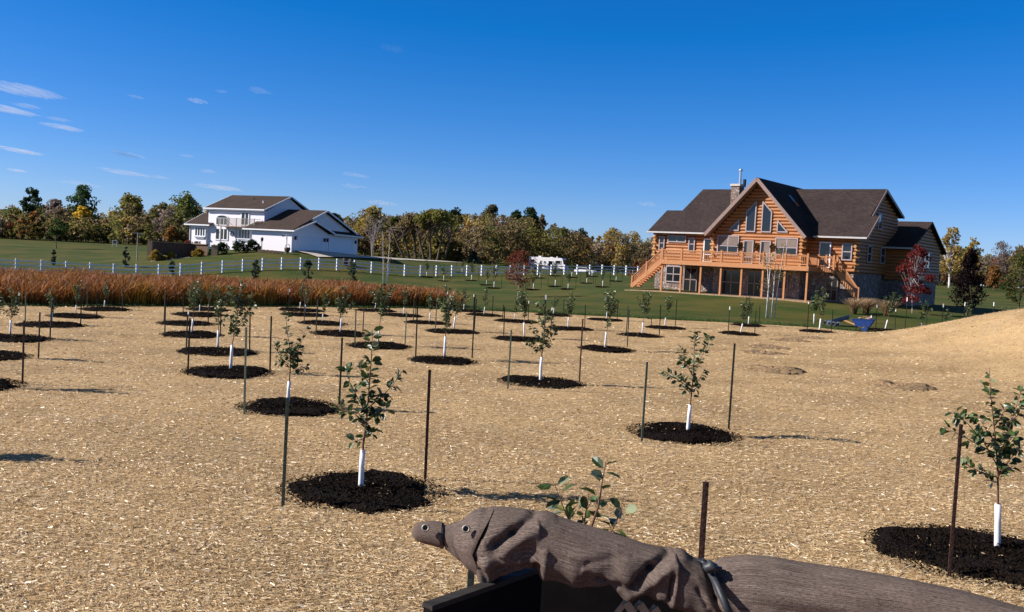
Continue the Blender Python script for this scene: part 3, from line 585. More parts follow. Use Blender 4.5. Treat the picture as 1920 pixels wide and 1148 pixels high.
def win(a0, a1, z0, z1, v, nb, name='window', hb=None):
    bars = [(a0 + (a1 - a0) * i / nb, z0, a0 + (a1 - a0) * i / nb, z1) for i in range(1, nb)]
    if hb: bars.append((a0, hb, a1, hb))
    return window(WH, rect(a0, a1, z0, z1), v, bars, name, 'trimw', fw=.16)
win(-11.35, -9.55, 4.15, 5.5, -.42, 4); win(-8.0, -5.95, 3.8, 5.45, -.02, 3); win(-4.1, -2.2, 4.1, 5.5, -.02, 4); win(-3.75, -2.5, 6.05, 7.95, -.02, 2, 'balcony_door')
ap = [(-8.0, 5.95), (-5.98, 5.95), (-5.98, 7.0)] + [(-6.99 + 1.01 * cos(t), 7.0 + .42 * sin(t)) for t in np.linspace(.3, pi - .3, 7)] + [(-8.0, 7.0)]
window(WH, ap, -.02, [(-7.35, 5.95, -7.35, 7.0), (-6.65, 5.95, -6.65, 7.0), (-8, 6.98, -5.98, 6.98)], 'window', 'trimw', fw=.14)
for a0, a1, z in ((-11.5, -9.4, 4.05), (-4.25, -2.05, 4.0)):
    k = MB(); v = -.42 if a0 < -9 else -.02; prism(k, [(a0, v - .35, z), (a1, v - .35, z), (a1, v, z), (a0, v, z)], (0, 0, .12)); prism(k, [(a0 + .3, v - .2, z - .2), (a1 - .3, v - .2, z - .2), (a1 - .3, v, z - .2), (a0 + .3, v, z - .2)], (0, 0, .2)); k.build('bay_sill', M['trimw'], WH)
k = MB(); box(k, -6.5, -.45, -1.8, -.02, 5.7, 5.86); bo = k.build('balcony', M['taupe'], WH)
k = MB(); beam(k, (-6.45, -1.78, 6.95), (-.5, -1.78, 6.95), .06, .05); beam(k, (-6.45, -1.78, 5.97), (-.5, -1.78, 5.97), .05, .05)
for x in (-6.45, -.5): beam(k, (x, -1.78, 6.95), (x, -.1, 6.95), .06, .05); 
for i in range(5): x = -6.45 + 5.95 * i / 4; box(k, x - .06, x + .06, -1.84, -1.72, 5.86, 7.0)
for i in range(40): x = -6.4 + 5.85 * i / 39; box(k, x - .018, x + .018, -1.8, -1.76, 5.95, 6.93)
k.build('balcony_railing', M['pole'], bo)
k = MB(); box(k, -6.1, -5.95, -1.8, -1.65, 2.2, 5.7); k.build('balcony_post', M['pole'], bo)
k = MB(); box(k, -4.6, -4.48, -.14, -.02, 2.4, 5.7); box(k, -12.28, -12.16, -.55, -.43, 2.8, 5.7); k.build('downspout', M['gutter'], WH)
k = MB(); n = 60; t = RNG.uniform(0, 2 * pi, n); cards(k, np.c_[-5.2 + .28 * np.cos(t), np.full(n, -.1) + RNG.normal(0, .03, n), 4.75 + .28 * np.sin(t)], .16, np.array([(.05, .03, .02), (.12, .07, .05)])[RNG.choice(2, n)], RNG); k.build('wreath', M['wood_leaf'], WH)

# ------------------------------------------------------------------ young orchard trees, mulch, stakes
LEAFC = np.array([(.026, .050, .013), (.050, .088, .022), (.092, .135, .042), (.19, .22, .12), (.145, .165, .038)])
def leaves(mb, P, D, size, rng, pw=(.34, .34, .18, .09, .05)):
    n = len(P); D = D / (np.linalg.norm(D, axis=1)[:, None] + 1e-9); up = rng.normal(0, .6, (n, 3)) + np.array([0, 0, .8])
    S = np.cross(D, up); S /= np.linalg.norm(S, axis=1)[:, None] + 1e-9; Nn = np.cross(S, D)
    L = (size * rng.uniform(.7, 1.2, n))[:, None]; wd = L * rng.uniform(.28, .36, n)[:, None]; fold = L * rng.uniform(.05, .16, n)[:, None]; dr = L * rng.uniform(.0, .18, n)[:, None]
    m = P + D * L * .5; tip = P + D * L - Nn * dr
    V = np.stack([P, m * .6 + P * .4 + S * wd * .85 + Nn * fold, m * .5 + tip * .5 + S * wd * .75 + Nn * fold * .8, tip, m * .5 + tip * .5 - S * wd * .75 + Nn * fold * .8, m * .6 + P * .4 - S * wd * .85 + Nn * fold, m], 1).reshape(-1, 3)
    i = np.arange(n)[:, None] * 7; q = np.concatenate([i + np.array([[0, 1, 2, 6]]), i + np.array([[6, 2, 3, 4]]), i + np.array([[0, 6, 4, 5]])])
    C = LEAFC[rng.choice(5, n, p=pw)] * rng.uniform(.8, 1.2, (n, 1)); mb.add(V, q, np.repeat(C, 7, 0))
def along(path, s):
    path = np.array(path, float); d = np.r_[0, np.cumsum(np.linalg.norm(np.diff(path, axis=0), axis=1))]; t = np.asarray(s) * d[-1]
    return np.stack([np.interp(t, d, path[:, k]) for k in range(3)], -1)
def young(root, leader, branches, guard_h, rng, lsize=.09, dens=1.0, l0=.38, guard_r=.036, base_r=.016, pw=(.34, .34, .18, .09, .05)):
    tk = MB(); lf = MB(); leader = np.array(leader, float); m = len(leader)
    tube(tk, leader, np.interp(np.linspace(0, 1, m), [0, .3, 1], [base_r, base_r * .8, .003]), 6)
    paths = [(leader, l0, 1.0)] + [(b, .18, 1.0) for b in branches]
    for b in branches: tube(tk, b, np.linspace(.008, .0025, len(b)), 5)
    for pth, s0, k in paths:
        pth = np.array(pth, float); L = np.linalg.norm(np.diff(pth, axis=0), axis=1).sum() * (1 - s0); n = max(3, int(L / .027 * dens * rng.uniform(.85, 1.15) * (1.7 if pth is leader else .85)))
        s = np.sort(rng.uniform(s0, 1.0, n)); P = along(pth, s); T = along(pth, np.minimum(s + .03, 1)) - along(pth, np.maximum(s - .03, 0)); T /= np.linalg.norm(T, axis=1)[:, None] + 1e-9
        R_ = rng.normal(size=(n, 3)); R_ -= T * (R_ * T).sum(1)[:, None]; R_ /= np.linalg.norm(R_, axis=1)[:, None]
        D = R_ * 1.0 + T * rng.uniform(.0, .8, (n, 1)) + np.array([0, 0, -.12]); leaves(lf, P + R_ * rng.uniform(0, .035, (n, 1)), D, lsize, rng, pw)
    tk.build('trunk', M['bark_twig'], root, True); lf.build('foliage', M['leaf'], root)
    if guard_h:
        g = MB(); p = along(leader, np.linspace(0, guard_h / max(.1, leader[-1][2] - leader[0][2]), 4)); tube(g, p, [guard_r, guard_r, guard_r * .97, guard_r * .95], 12)
        g.build('trunk_guard', M['guard'], root, True)
def generic_young(rng, hgt=2.05, lean=0.0, dens=1.0):
    z = np.array([0, .35, .65, 1.0, 1.4, 1.75, 1]) * 1.0; z[-1] = hgt; wob = np.cumsum(rng.normal(0, .025, (7, 2)), 0); wob[:3] = 0
    leader = [(wob[i, 0] + lean * z[i], wob[i, 1], z[i]) for i in range(7)]; br = []
    for i in range(rng.integers(6, 10)):
        s = rng.uniform(.33, .7); p = along(leader, [s])[0]; az = rng.uniform(0, 2 * pi); L = rng.uniform(.3, .78) * (1.1 - .5 * (s - .3)); e = rng.uniform(.75, 1.25)
        d = np.array([cos(az) * cos(e), sin(az) * cos(e), sin(e)]); br.append([p, p + d * L * .5 + np.array([0, 0, -.02]), p + d * L + np.array([0, 0, .08])])
    return leader, br
VAR = []
for i in range(11):
    rng = np.random.default_rng(100 + i); r = empty('young_tree', (0, 0, -500)); ld, br = generic_young(rng, rng.uniform(1.85, 2.2), rng.normal(0, .02), rng.uniform(.8, 1.2)); young(r, ld, br, .62, rng, .108, rng.uniform(1.9, 2.7), pw=(.26, .32, .22, .13, .07)); VAR.append(r)
used = set()
def place_young(i, g, hgt, lean, label, group, rz=None):
    r = VAR[i % len(VAR)]
    if i % len(VAR) in used: r = copy_tree(r)
    used.add(i % len(VAR)); s = hgt / 2.05; r.location = g; r.scale = (s, s, s); r.rotation_euler = (0, lean, rz if rz is not None else random.uniform(-.6, .6)); return tag(r, label, 'tree', group)
# mulch
def mulch_mesh(seed, R=1.0, nr=14, na=72, hh=.09, chips=0):
    rng = np.random.default_rng(seed); mb = MB(); ph = rng.uniform(0, 6.28, 6); rad = lambda a: R * (.98 + .08 * np.sin(2 * a + ph[0]) + .065 * np.sin(3 * a + ph[1]) + .05 * np.sin(7 * a + ph[2]) + .035 * np.sin(13 * a + ph[3]))
    vs = [(0, 0, hh * .75)]
    for j in range(1, nr + 1):
        for i in range(na):
            a = 2 * pi * i / na; t = j / nr; r = rad(a) * t * (1 + (.035 * rng.normal() if j == nr else 0)); prof = hh * (.75 + .25 * t * t) * (1 if t < .8 else max(0, (1 - t) / .2) ** .6) * (1 + .35 * sin(2 * a + ph[4]) * t)
            z = prof + (rng.normal(0, .011) if j < nr else 0) if j < nr else -.06
            vs.append((r * cos(a), r * sin(a), z))
    fs = [[0, 1 + i, 1 + (i + 1) % na] for i in range(na)] + [[1 + j * na + i, 1 + (j + 1) * na + i, 1 + (j + 1) * na + (i + 1) % na, 1 + j * na + (i + 1) % na] for j in range(nr - 1) for i in range(na)]
    mb.add(vs, fs, (.5, .5, .5))
    if chips:
        a = rng.uniform(0, 2 * pi, chips); r = R * np.sqrt(rng.uniform(0, 1.22, chips)); z = np.where(r < .86 * R, hh * .8, .02) + rng.uniform(0, .035, chips); ln = rng.uniform(.02, .06, chips)
        C = np.array([(.007, .004, .0025), (.016, .009, .005), (.004, .0025, .002), (.045, .025, .013)])[rng.choice(4, chips, p=[.42, .32, .22, .04])]; C[:50] = (.5, .36, .2)
        m2 = MB(); cards(m2, np.c_[r * np.cos(a), r * np.sin(a), z], ln, C, rng, .35, flat=.5); mb.add(np.concatenate(m2.v), m2.lo[0].reshape(-1, 4), np.concatenate(m2.c), 1)
    return mb
MM = [mulch_mesh(40 + i, chips=3500).build('mulch_ring', [M['mulch'], M['dry']]) for i in range(5)]
for o in MM: scene.collection.objects.unlink(o)
def mulch(i, g, R, label, rz=None):
    o = MM[i % 5].copy(); link(o); o.location = g + np.array([0, 0, .03]); o.scale = (R, R, R * .5 + .5); o.rotation_euler = (0, 0, rz if rz is not None else random.uniform(0, 6.28)); return tag(o, label, 'mulch ring', 'mulch rings around the young trees')
# stakes: studded T posts
def post_mesh(name, mat, h, tip=False):
    mb = MB(); box(mb, -.018, .018, -.003, .003, -.25, h); box(mb, -.003, .003, .003, .030, -.25, h)
    for k in range(int(h / .054)): box(mb, -.007, .007, -.008, -.003, .08 + k * .054, .095 + k * .054)
    o = mb.build('steel_stake', M[mat]); 
    if tip:
        t = MB(); box(t, -.021, .021, -.011, .034, h - .16, h + .006); t.build('white_tip', M['tipw'], o)
    return o
PV = {'d': post_mesh('d', 'steel_dark', 1.45), 'r': post_mesh('r', 'steel_rust', 1.45), 'g': post_mesh('g', 'steel_green', 1.45), 'w': post_mesh('w', 'steel_dark', 1.45, True)}
pused = set()
def stake(kind, g, hgt, label, lean=0.0):
    o = PV[kind]
    if kind in pused: o = copy_tree(o)
    pused.add(kind); o.location = g; o.scale = (1.1, 1.1, hgt / 1.45); o.rotation_euler = (random.gauss(0, .012), lean + random.gauss(0, .012), random.uniform(-.5, .5)); return tag(o, label, 'stake', 'steel stakes beside the young trees')
ORD = ['first', 'second', 'third', 'fourth', 'fifth', 'sixth', 'seventh', 'eighth', 'ninth', 'tenth', 'eleventh', 'twelfth', 'thirteenth', 'fourteenth', 'fifteenth', 'sixteenth', 'seventeenth', 'eighteenth', 'nineteenth', 'twentieth']
ROWS = {
 'leftmost diagonal row': [(-62, 728, 560, -62, 728, [('r', 42, 723, 600)]), (-22, 672, 548, -25, 672, [('d', 72, 675, 585)]), (19, 634, 533, 25, 639, [('d', 93, 639, 561)]), (97, 610, 540, 96, 613, [('g', 47, 615, 546), ('d', 151, 612, 554)]), (141, 594, 531, 141, 596, [('d', 99, 597, 555), ('d', 181, 597, 547)]), (195, 581, 530, 197, 583, [('d', 163, 581, 532), ('d', 229, 584, 536)])],
 'second diagonal row from left': [(676, 926, 615, 679, 928, None), (539, 765, 583, 546, 770, [('g', 458, 781, 612), ('d', 636, 763, 632)]), (432, 699, 539, 428, 702, [('d', 352, 706, 596), ('d', 506, 699, 592)]), (408, 658, 541, 409, 664, [('d', 349, 668, 589), ('d', 468, 662, 584)]), (359, 629, 535, 360, 631, [('d', 309, 634, 560), ('d', 413, 631, 560)]), (351, 608, 537, 350, 610, [('d', 307, 610, 548), ('d', 390, 610, 548)]), (374, 591, 535, 372, 593, [('d', 343, 593, 549), ('d', 408, 593, 545)]), (390, 581, 530, 390, 583, [])],
 'third diagonal row from left': [(1289, 816, 615, 1281, 818, [('g', 1203, 834, 677), ('d', 1366, 808, 642)]), (1013, 721, 565, 1015, 722, [('g', 952, 733, 618), ('r', 1086, 719, 597)]), (833, 675, 541, 830, 680, [('d', 779, 681, 574), ('d', 885, 674, 552)]), (708, 649, 541, 711, 652, [('g', 665, 654, 580), ('g', 759, 653, 585)]), (638, 627, 537, 638, 629, [('d', 592, 631, 561), ('d', 680, 631, 580)]), (604, 607, 555, 605, 609, [('d', 570, 611, 555), ('d', 637, 611, 560)]), (571, 591, 533, 570, 593, [('w', 541, 593, 542), ('d', 595, 592, 553)]), (562, 583, 535, 564, 584, [])],
 'fourth diagonal row from left': [(1134, 657, 552, 1137, 658, [('d', 1176, 652, 581)]), (983, 635, 544, 974, 639, [('d', 944, 640, 575), ('w', 1020, 632, 553)]), (850, 622, 537, 848, 625, [('g', 816, 626, 569), ('d', 889, 622, 560)]), (805, 607, 547, 800, 608, [('d', 775, 608, 561), ('w', 836, 606, 545)]), (756, 594, 543, 754, 594, [('w', 730, 592, 552), ('d', 779, 594, 556)]), (703, 583, 540, 703, 585, [])],
 'fifth diagonal row from left': [(1204, 630, 554, 1201, 632, [('g', 1174, 630, 573), ('d', 1236, 631, 572)]), (1065, 618, 549, 1069, 619, [('w', 1033, 621, 577), ('d', 1096, 619, 572)]), (964, 603, 560, 967, 605, [('d', 942, 603, 571), ('w', 990, 603, 565)]), (907, 593, 542, 908, 593, [('w', 887, 594, 552), ('d', 923, 593, 555)]), (869, 584, 545, 873, 585, [('w', 848, 585, 548)])],
 'sixth diagonal row from left': [(1246, 615, 559, 1247, 617, [('g', 1221, 615, 592), ('d', 1266, 615, 561)]), (1137, 601, 550, 1135, 602, [('d', 1157, 601, 566)]), (1037, 592, 550, 1037, 593, [('w', 1020, 592, 553), ('d', 1056, 592, 560)])],
}
d1 = ground(676, 926); OL = ground(530, 955) - d1; OR = ground(797, 904) - d1
def gl(px, py, lift=0): p = ground(px, py); p[2] += lift; return p
vi = 0
HERO = {}
def hero(label, base_px, leader_px, branch_px, guard_px, seed, lsize, dens, spread=.16, Y=None, l0=.4, extra=None, guard_r=.036, base_r=.017, pw=(.34, .34, .18, .09, .05)):
    rng = np.random.default_rng(seed); g = ground(*base_px) if Y is None else None
    Y0 = g[1] if Y is None else Y; o = g if g is not None else at(*base_px, Y); root = empty('young_tree', o); tag(root, label, 'tree', 'young fruit trees planted in the straw field')
    ldr = [at(x, y, Y0 + .02 * rng.normal() * (i > 1)) - o for i, (x, y) in enumerate(leader_px)]; ldr[0] = np.array([0, 0, -.05])
    brs = []
    for b in branch_px:
        dy = rng.uniform(-spread, spread); brs.append([at(x, y, Y0 + dy * i / max(1, len(b) - 1)) - o for i, (x, y) in enumerate(b)])
    for i in range(extra or 0):
        s = rng.uniform(.42, .72); p = along(ldr, [s])[0]; az = rng.uniform(0, 2 * pi); L = rng.uniform(.15, .4); e = rng.uniform(.1, 1.0); d = np.array([cos(az) * cos(e), sin(az) * cos(e), sin(e)]); brs.append([p, p + d * L * .6, p + d * L + np.array([0, 0, .04])])
    gh = 0 if guard_px is None else (base_px[1] - guard_px) * Y0 / F
    young(root, ldr, brs, gh, rng, lsize, dens, l0, guard_r=guard_r, base_r=base_r, pw=pw); return root
for row, items in ROWS.items():
    for k, (px, py, top, rx, ry, st) in enumerate(items):
        g = ground(px, py); Y = g[1]; hgt = (py - top) * Y / F; desc = f'{ORD[k]} tree of the {row}'
        g[2] += .05
        if (px, py) == (676, 926):
            hero('nearest young tree in full view, left of centre, with one branch reaching right', (676, 926), [(676, 926), (678, 880), (681, 835), (687, 790), (691, 740), (695, 690), (698, 645), (698, 617)],
                 [[(689, 780), (670, 745), (655, 715), (648, 682)], [(690, 795), (662, 775), (640, 768), (630, 756)], [(690, 765), (718, 742), (738, 720), (756, 694)], [(689, 790), (708, 775), (726, 768)], [(684, 822), (672, 826), (661, 828)], [(684, 818), (697, 812), (702, 806)], [(691, 750), (705, 742), (716, 745)]], 835, 5, .115, 2.0, .22, l0=.36, extra=2)
        elif (px, py) == (1289, 816):
            hero('young tree right of centre with a thin bare-stemmed branch out to its left', (1289, 816), [(1289, 816), (1292, 780), (1295, 753), (1299, 715), (1301, 680), (1302, 650), (1302, 622)],
                 [[(1293, 728), (1270, 711), (1255, 703), (1243, 694)], [(1300, 700), (1314, 672), (1326, 650), (1331, 628)], [(1299, 705), (1285, 680), (1278, 660), (1274, 646)], [(1297, 740), (1284, 728), (1276, 715)], [(1299, 725), (1312, 710), (1320, 695)]], 753, 6, .105, 1.7, .25, extra=4)
        elif (px, py) == (1013, 721):
            hero('young tree beside a brown rusty stake just right of centre', (1013, 721), [(1013, 721), (1014, 690), (1016, 665), (1019, 640), (1022, 610), (1024, 585), (1008, 566)], [[(1018, 650), (1008, 635), (1000, 618), (996, 600)], [(1019, 645), (1028, 630), (1034, 610), (1032, 592)], [(1017, 655), (1030, 645), (1036, 628), (1042, 615)], [(1016, 662), (1004, 650), (986, 640)]], 668, 7, .105, 1.9, .25, extra=5)
        elif (px, py) == (539, 765):
            hero('leafy young tree whose guard stands behind a stake, second in its row', (539, 765), [(539, 765), (541, 735), (543, 708), (545, 680), (543, 650), (538, 620), (536, 584)], [[(545, 690), (556, 665), (566, 640), (574, 615)], [(544, 685), (528, 672), (518, 655), (519, 640)], [(543, 700), (560, 690), (572, 688), (580, 686)], [(544, 690), (532, 680), (517, 678)]], 710, 8, .105, 2.0, .25, extra=6)
        else: place_young(vi, g, hgt, [0, .02, -.03, .05, .08, -.02, .04][vi % 7] if top < py - 60 else .05, f'young staked fruit tree, {desc}', 'young fruit trees planted in the straw field')
        vi += 1
        R = 1.0 + .05 * sin(vi * 2.1)
        mulch(vi, ground(rx, ry), R if k else .98, f'dark mulch ring under the {desc}')
        if st is None: st = [('g', 530, 955, 742), ('r', 797, 904, 690)]
        for (kd, sx, sy, stop) in st:
            sg = ground(sx, sy); side = 'left' if sx < px else 'right'
            stake(kd, sg, (sy - stop) * sg[1] / F, f'{dict(d="dark", r="rusty", g="greenish", w="white-tipped")[kd]} stake {side} of the {desc}')
# right hand trees
hero('large leafy young tree at the right edge behind a rust-brown stake', (1870, 1040), [(1870, 1040), (1871, 985), (1871, 935), (1871, 890), (1868, 840), (1862, 780), (1857, 740), (1855, 690)],
     [[(1868, 870), (1845, 830), (1815, 795), (1788, 772)], [(1868, 895), (1838, 885), (1810, 870), (1797, 855)], [(1866, 850), (1830, 832), (1800, 815), (1768, 800)], [(1870, 880), (1885, 830), (1900, 780), (1918, 722)], [(1871, 895), (1895, 860), (1925, 830)], [(1866, 830), (1845, 800), (1835, 780)], [(1868, 860), (1890, 830), (1895, 800)], [(1870, 905), (1850, 900), (1838, 905)]], 935, 9, .10, 1.7, .3, l0=.42, extra=6)
mulch(2, ground(1836, 1050), 1.12, 'dark mulch ring under the large leafy tree at the right edge', 1.0)
sg = ground(1779, 1090); stake('r', sg, 300 * sg[1] / F, 'rust-brown studded steel stake before the mulch ring at the right edge')
o1 = at(1118, 1300, 7.0); o1 = np.array([o1[0], 7.0, 0.03])
hero('leafy shoots of a young tree rising behind the folded umbrella', (1118, 1292), [(1118, 1292), (1116, 1200), (1112, 1100), (1108, 990), (1122, 950), (1128, 910), (1136, 866)],
     [[(1110, 1080), (1085, 1010), (1060, 960), (1036, 900)], [(1112, 1080), (1140, 1010), (1157, 975), (1170, 945)], [(1110, 1020), (1095, 985), (1098, 960), (1112, 935)], [(1110, 1040), (1080, 1000), (1062, 972)]], 1150, 10, .115, 1.0, .15, Y=7.0, l0=.55, pw=(.3, .36, .2, .12, .02))
mulch(3, o1, 1.0, 'dark mulch ring hidden below the folded umbrella')
sg = np.array([*at(1305, 1200, 6.4)[:2], 0.03]); stake('r', sg, at(1308, 903, 6.4)[2] - .03, 'dark rusty steel stake rising behind the umbrella strap')
sg = np.array([*at(880, 1130, 5.4)[:2], 0.03]); stake('g', sg, at(882, 1060, 5.4)[2], 'pale green steel stake seen below the umbrella tip')
# tree outside the frame on the left, its shadow falls in
place_young(3, ground(-250, 853), 2.1, 0, 'young tree just outside the left edge, seen by its shadow', 'young fruit trees planted in the straw field')
# far right group near the wheelbarrow
FR = [(1403, 611, 554, [('d', 1423, 611, 576)], 1), (1388, 627, 560, [('w', 1365, 630, 575), ('d', 1415, 626, 594)], 1), (1536, 623, 540, [('r', 1513, 626, 576), ('d', 1559, 622, 581)], 1), (1659, 620, 552, [('w', 1642, 617, 572), ('w', 1678, 618, 580)], 1), (1526, 608, 545, [('w', 1515, 604, 566)], 0), (1728, 603, 545, [('w', 1698, 600, 558), ('d', 1738, 600, 558)], 0), (1776, 604, 560, [('w', 1767, 598, 570)], 0), (1812, 600, 545, [('w', 1807, 595, 567), ('d', 1822, 596, 560)], 0), (1884, 594, 540, [('w', 1863, 590, 567)], 0)]
FD = ['rear tree of the far pair right of centre', 'front tree of the far pair right of centre', 'tree just left of the blue wheelbarrow', 'tree just right of the blue wheelbarrow', 'lawn tree behind and left of the blue wheelbarrow', 'tree behind the mound, first right of the wheelbarrow', 'tree behind the mound, second right of the wheelbarrow', 'tree behind the mound, third right of the wheelbarrow', 'tree behind the mound, nearest the right edge']
for j, (px, py, top, st, ring) in enumerate(FR):
    if ring or j == 4: g = ground(px, py)
    else:
        d = at(px, py, 60.0); g = np.array([d[0], 60.0, h1(d[0], 60.0)]); 
    hgt = (py - top) * g[1] / F
    place_young(vi, g, max(1.6, hgt), [.03, .14, .02, .18, 0, .03, 0, .10, 0][j], f'young white-guarded {FD[j]}', 'young fruit trees planted in the straw field', 0); vi += 1
    if ring: mulch(vi, ground(px - 2, py + 1), .95, f'mulch under the {FD[j]}')
    for s, (kd, sx, sy, stop) in enumerate(st):
        if ring or j == 4: sg = ground(sx, sy)
        else: dd = at(sx, sy, 59.0); sg = np.array([dd[0], 59.0, h1(dd[0], 59.0)])
        stake(kd, sg, max(1.2, at(sx, stop, sg[1])[2] - sg[2]), f'{"white-tipped" if kd == "w" else "dark"} stake {"left" if sx < px else "right"} of the {FD[j]}')
# wire between the far white tipped stakes
# soil rings and holes
for j, (px, py, R, lab) in enumerate([(1452, 697, .85, 'largest heap of brown soil in the straw right of centre'), (1690, 728, .80, 'lone brown soil heap on the straw slope at right'), (1432, 664, .75, 'flat soil patch just behind the largest soil heap'), (1440, 653, .75, 'thin soil patch behind two others right of centre'), (1485, 640, .8, 'small soil patch left of and below the wheelbarrow'), (1520, 636, .7, 'faint soil patch in front of the tree left of the wheelbarrow')]):
    rng = np.random.default_rng(70 + j); mb = MB(); nr, na = 10, 36; g = ground(px, py); R *= 1.3; vs = [(0, 0, .02)]
    for jj in range(1, nr + 1):
        for i in range(na):
            a = 2 * pi * i / na; t = jj / nr; z = .15 * math.exp(-((t - .5) / .3) ** 2) * (.8 + .2 * sin(2 * a + 1.2 + j)) * (1 if j < 2 else .6) + rng.normal(0, .014)
            if jj == nr: z = -.03
            r = R * t * (1 + .12 * sin(3 * a + j) + .06 * rng.normal()); vs.append((r * cos(a), r * sin(a) * .9, z))
    fs = [[0, 1 + i, 1 + (i + 1) % na] for i in range(na)] + [[1 + q * na + i, 1 + (q + 1) * na + i, 1 + (q + 1) * na + (i + 1) % na, 1 + q * na + (i + 1) % na] for q in range(nr - 1) for i in range(na)]
    mb.add(vs, fs); o = mb.build('soil_heap', M['soil']); o.location = g + np.array([0, 0, .03]); tag(o, lab, 'soil heap', 'soil heaps left around planting holes')
# lawn saplings between the fence and the log house
LT = [(800, 520), (832, 528), (884, 527), (926, 541), (912, 535), (1000, 544), (1012, 522), (1041, 538), (1065, 543), (1041, 518), (1100, 532), (1130, 539), (1155, 528), (1186, 516), (1110, 519), (960, 524), (866, 512), (1072, 521)]
LT.sort()
for j, (px, py) in enumerate(LT):
    g = ground(px, py); place_young(vi, g, 2.3 + .3 * sin(j * 2.7), .0, f'small staked lawn tree before the white fence, {ORD[j]} from the left', 'small trees on the lawn before the fence', random.uniform(0, 6)); vi += 1
    mulch(vi, g, .8, f'mulch patch under the {ORD[j]} lawn tree before the white fence')
    stake('d', g + np.array([.85, .2, 0]), 1.6, f'dark stake right of the {ORD[j]} lawn tree before the white fence'); stake('d', g + np.array([-.85, -.2, 0]), 1.6, f'dark stake left of the {ORD[j]} lawn tree before the white fence')
# unused prototypes
for i, r in enumerate(VAR):
    if i not in used:
        for c in list(r.children): bpy.data.objects.remove(c)
        bpy.data.objects.remove(r)

# ------------------------------------------------------------------ larger trees
PAL = dict(olive=[(.085, .090, .024), (.12, .115, .032), (.055, .062, .018)], brown=[(.13, .095, .045), (.10, .075, .04), (.155, .12, .055)], rust=[(.17, .085, .028), (.13, .065, .025), (.21, .115, .035)], yellow=[(.38, .25, .02), (.30, .19, .018), (.42, .30, .05)],
           dark=[(.020, .036, .016), (.032, .052, .022), (.014, .024, .012)], grey=[(.14, .11, .095), (.11, .085, .075), (.17, .135, .11)], ochre=[(.22, .16, .045), (.18, .12, .035), (.27, .20, .06)], yg=[(.145, .125, .035), (.115, .105, .028), (.18, .15, .045)],
           red=[(.15, .020, .020), (.10, .013, .015), (.22, .045, .035)], maroon=[(.012, .008, .010), (.022, .013, .014), (.008, .006, .008)], spruce=[(.035, .062, .042), (.05, .082, .058), (.022, .042, .030)], redbrown=[(.17, .045, .03), (.12, .035, .025), (.22, .075, .035)], gold=[(.30, .20, .035), (.24, .16, .03), (.20, .15, .04)], midgreen=[(.045, .075, .022), (.06, .095, .03), (.03, .052, .018)])
def crown_pts(rng, n, h, r, zb, nb, shape='round', sp=.34):
    B = []
    for i in range(nb):
        t = rng.random(); a = rng.uniform(0, 2 * pi)
        if shape == 'cone': z = zb + (h - zb) * t; rr = r * (1 - t) ** .8
        elif shape == 'oval': z = zb + (h - zb) * t; rr = r * sqrt(max(.04, 1 - (2 * t - .9) ** 2 * .85))
        else: z = zb + (h - zb) * (.12 + .86 * t); rr = r * sqrt(max(.05, 1 - (t * 1.02) ** 2.6))
        q = sqrt(rng.uniform(.05, 1)) * rr * .86; B.append((q * cos(a), q * sin(a), z - .06 * h * rng.random()))
    B = np.array(B); s = rng.uniform(.6, 1.25, nb) * r * sp; k = rng.integers(0, nb, n); D = rng.normal(size=(n, 3)); D /= np.linalg.norm(D, axis=1)[:, None]
    P = B[k] + D * (s[k] * rng.uniform(.25, 1, n) ** .5)[:, None] * np.array([1, 1, .8]); P[:, 2] = np.maximum(P[:, 2], zb * .7); return P, B
def big_tree(name, label, g, h, r, pal, n=1200, zb=None, csize=.45, nb=16, shape='round', trunk='bark', tr=None, cat='tree', group=None, seed=0, lean=0, stems=1, limbs=True, asp=.9, sp=.34, pal2=None, mixp=.2, trunk_name='trunk'):
    rng = np.random.default_rng(seed * 13 + 5); zb = h * .25 if zb is None else zb; root = empty(name, g); tag(root, label, cat, group)
    P, B = crown_pts(rng, n, h, r, zb, nb, shape, sp); C = np.array(PAL[pal])[rng.integers(0, 3, n)]
    if pal2: C = np.where(rng.random((n, 1)) < mixp, np.array(PAL[pal2])[rng.integers(0, 3, n)], C)
    C = C * rng.uniform(.75, 1.25, (n, 1)) * (1.8 if name == 'autumn_tree' else 1.2); tr = tr or h * .018; tk = MB()
    for s in range(stems):
        b0 = np.array([(s - (stems - 1) / 2) * tr * 5, rng.normal(0, tr), -.2]) if stems > 1 else np.array([0, 0, -.2]); top = np.array([b0[0] * 2.2 + rng.normal(0, r * .15) + lean, rng.normal(0, r * .15), zb + (h - zb) * (.75 if shape != 'cone' else .95)])
        mid = b0 * .5 + top * .5 + np.array([rng.normal(0, r * .05), 0, 0]); tube(tk, [b0, b0 * .8 + mid * .2 + np.array([0, 0, 0]), mid, top], [tr * 1.25, tr, tr * .7, tr * .2], 7)
        if limbs:
            for b in B[rng.permutation(len(B))[:max(4, len(B) // (1 + stems // 2))]]:
                p = along([b0, mid, top], [rng.uniform(.35, .75)])[0]; tube(tk, [p, (p + b) / 2 + np.array([0, 0, -.04 * h]), b], [tr * .42, tr * .25, tr * .08], 5)
    tk.build(trunk_name, M[trunk], root, True)
    mb = MB(); cards(mb, P, csize * rng.uniform(.6, 1.3, n), C, rng, asp); mb.build('crown', M['wood_leaf'], root); return root
def gp(x, y, Y): p = at(x, y, Y); return np.array([p[0], Y, h1(p[0], Y)])
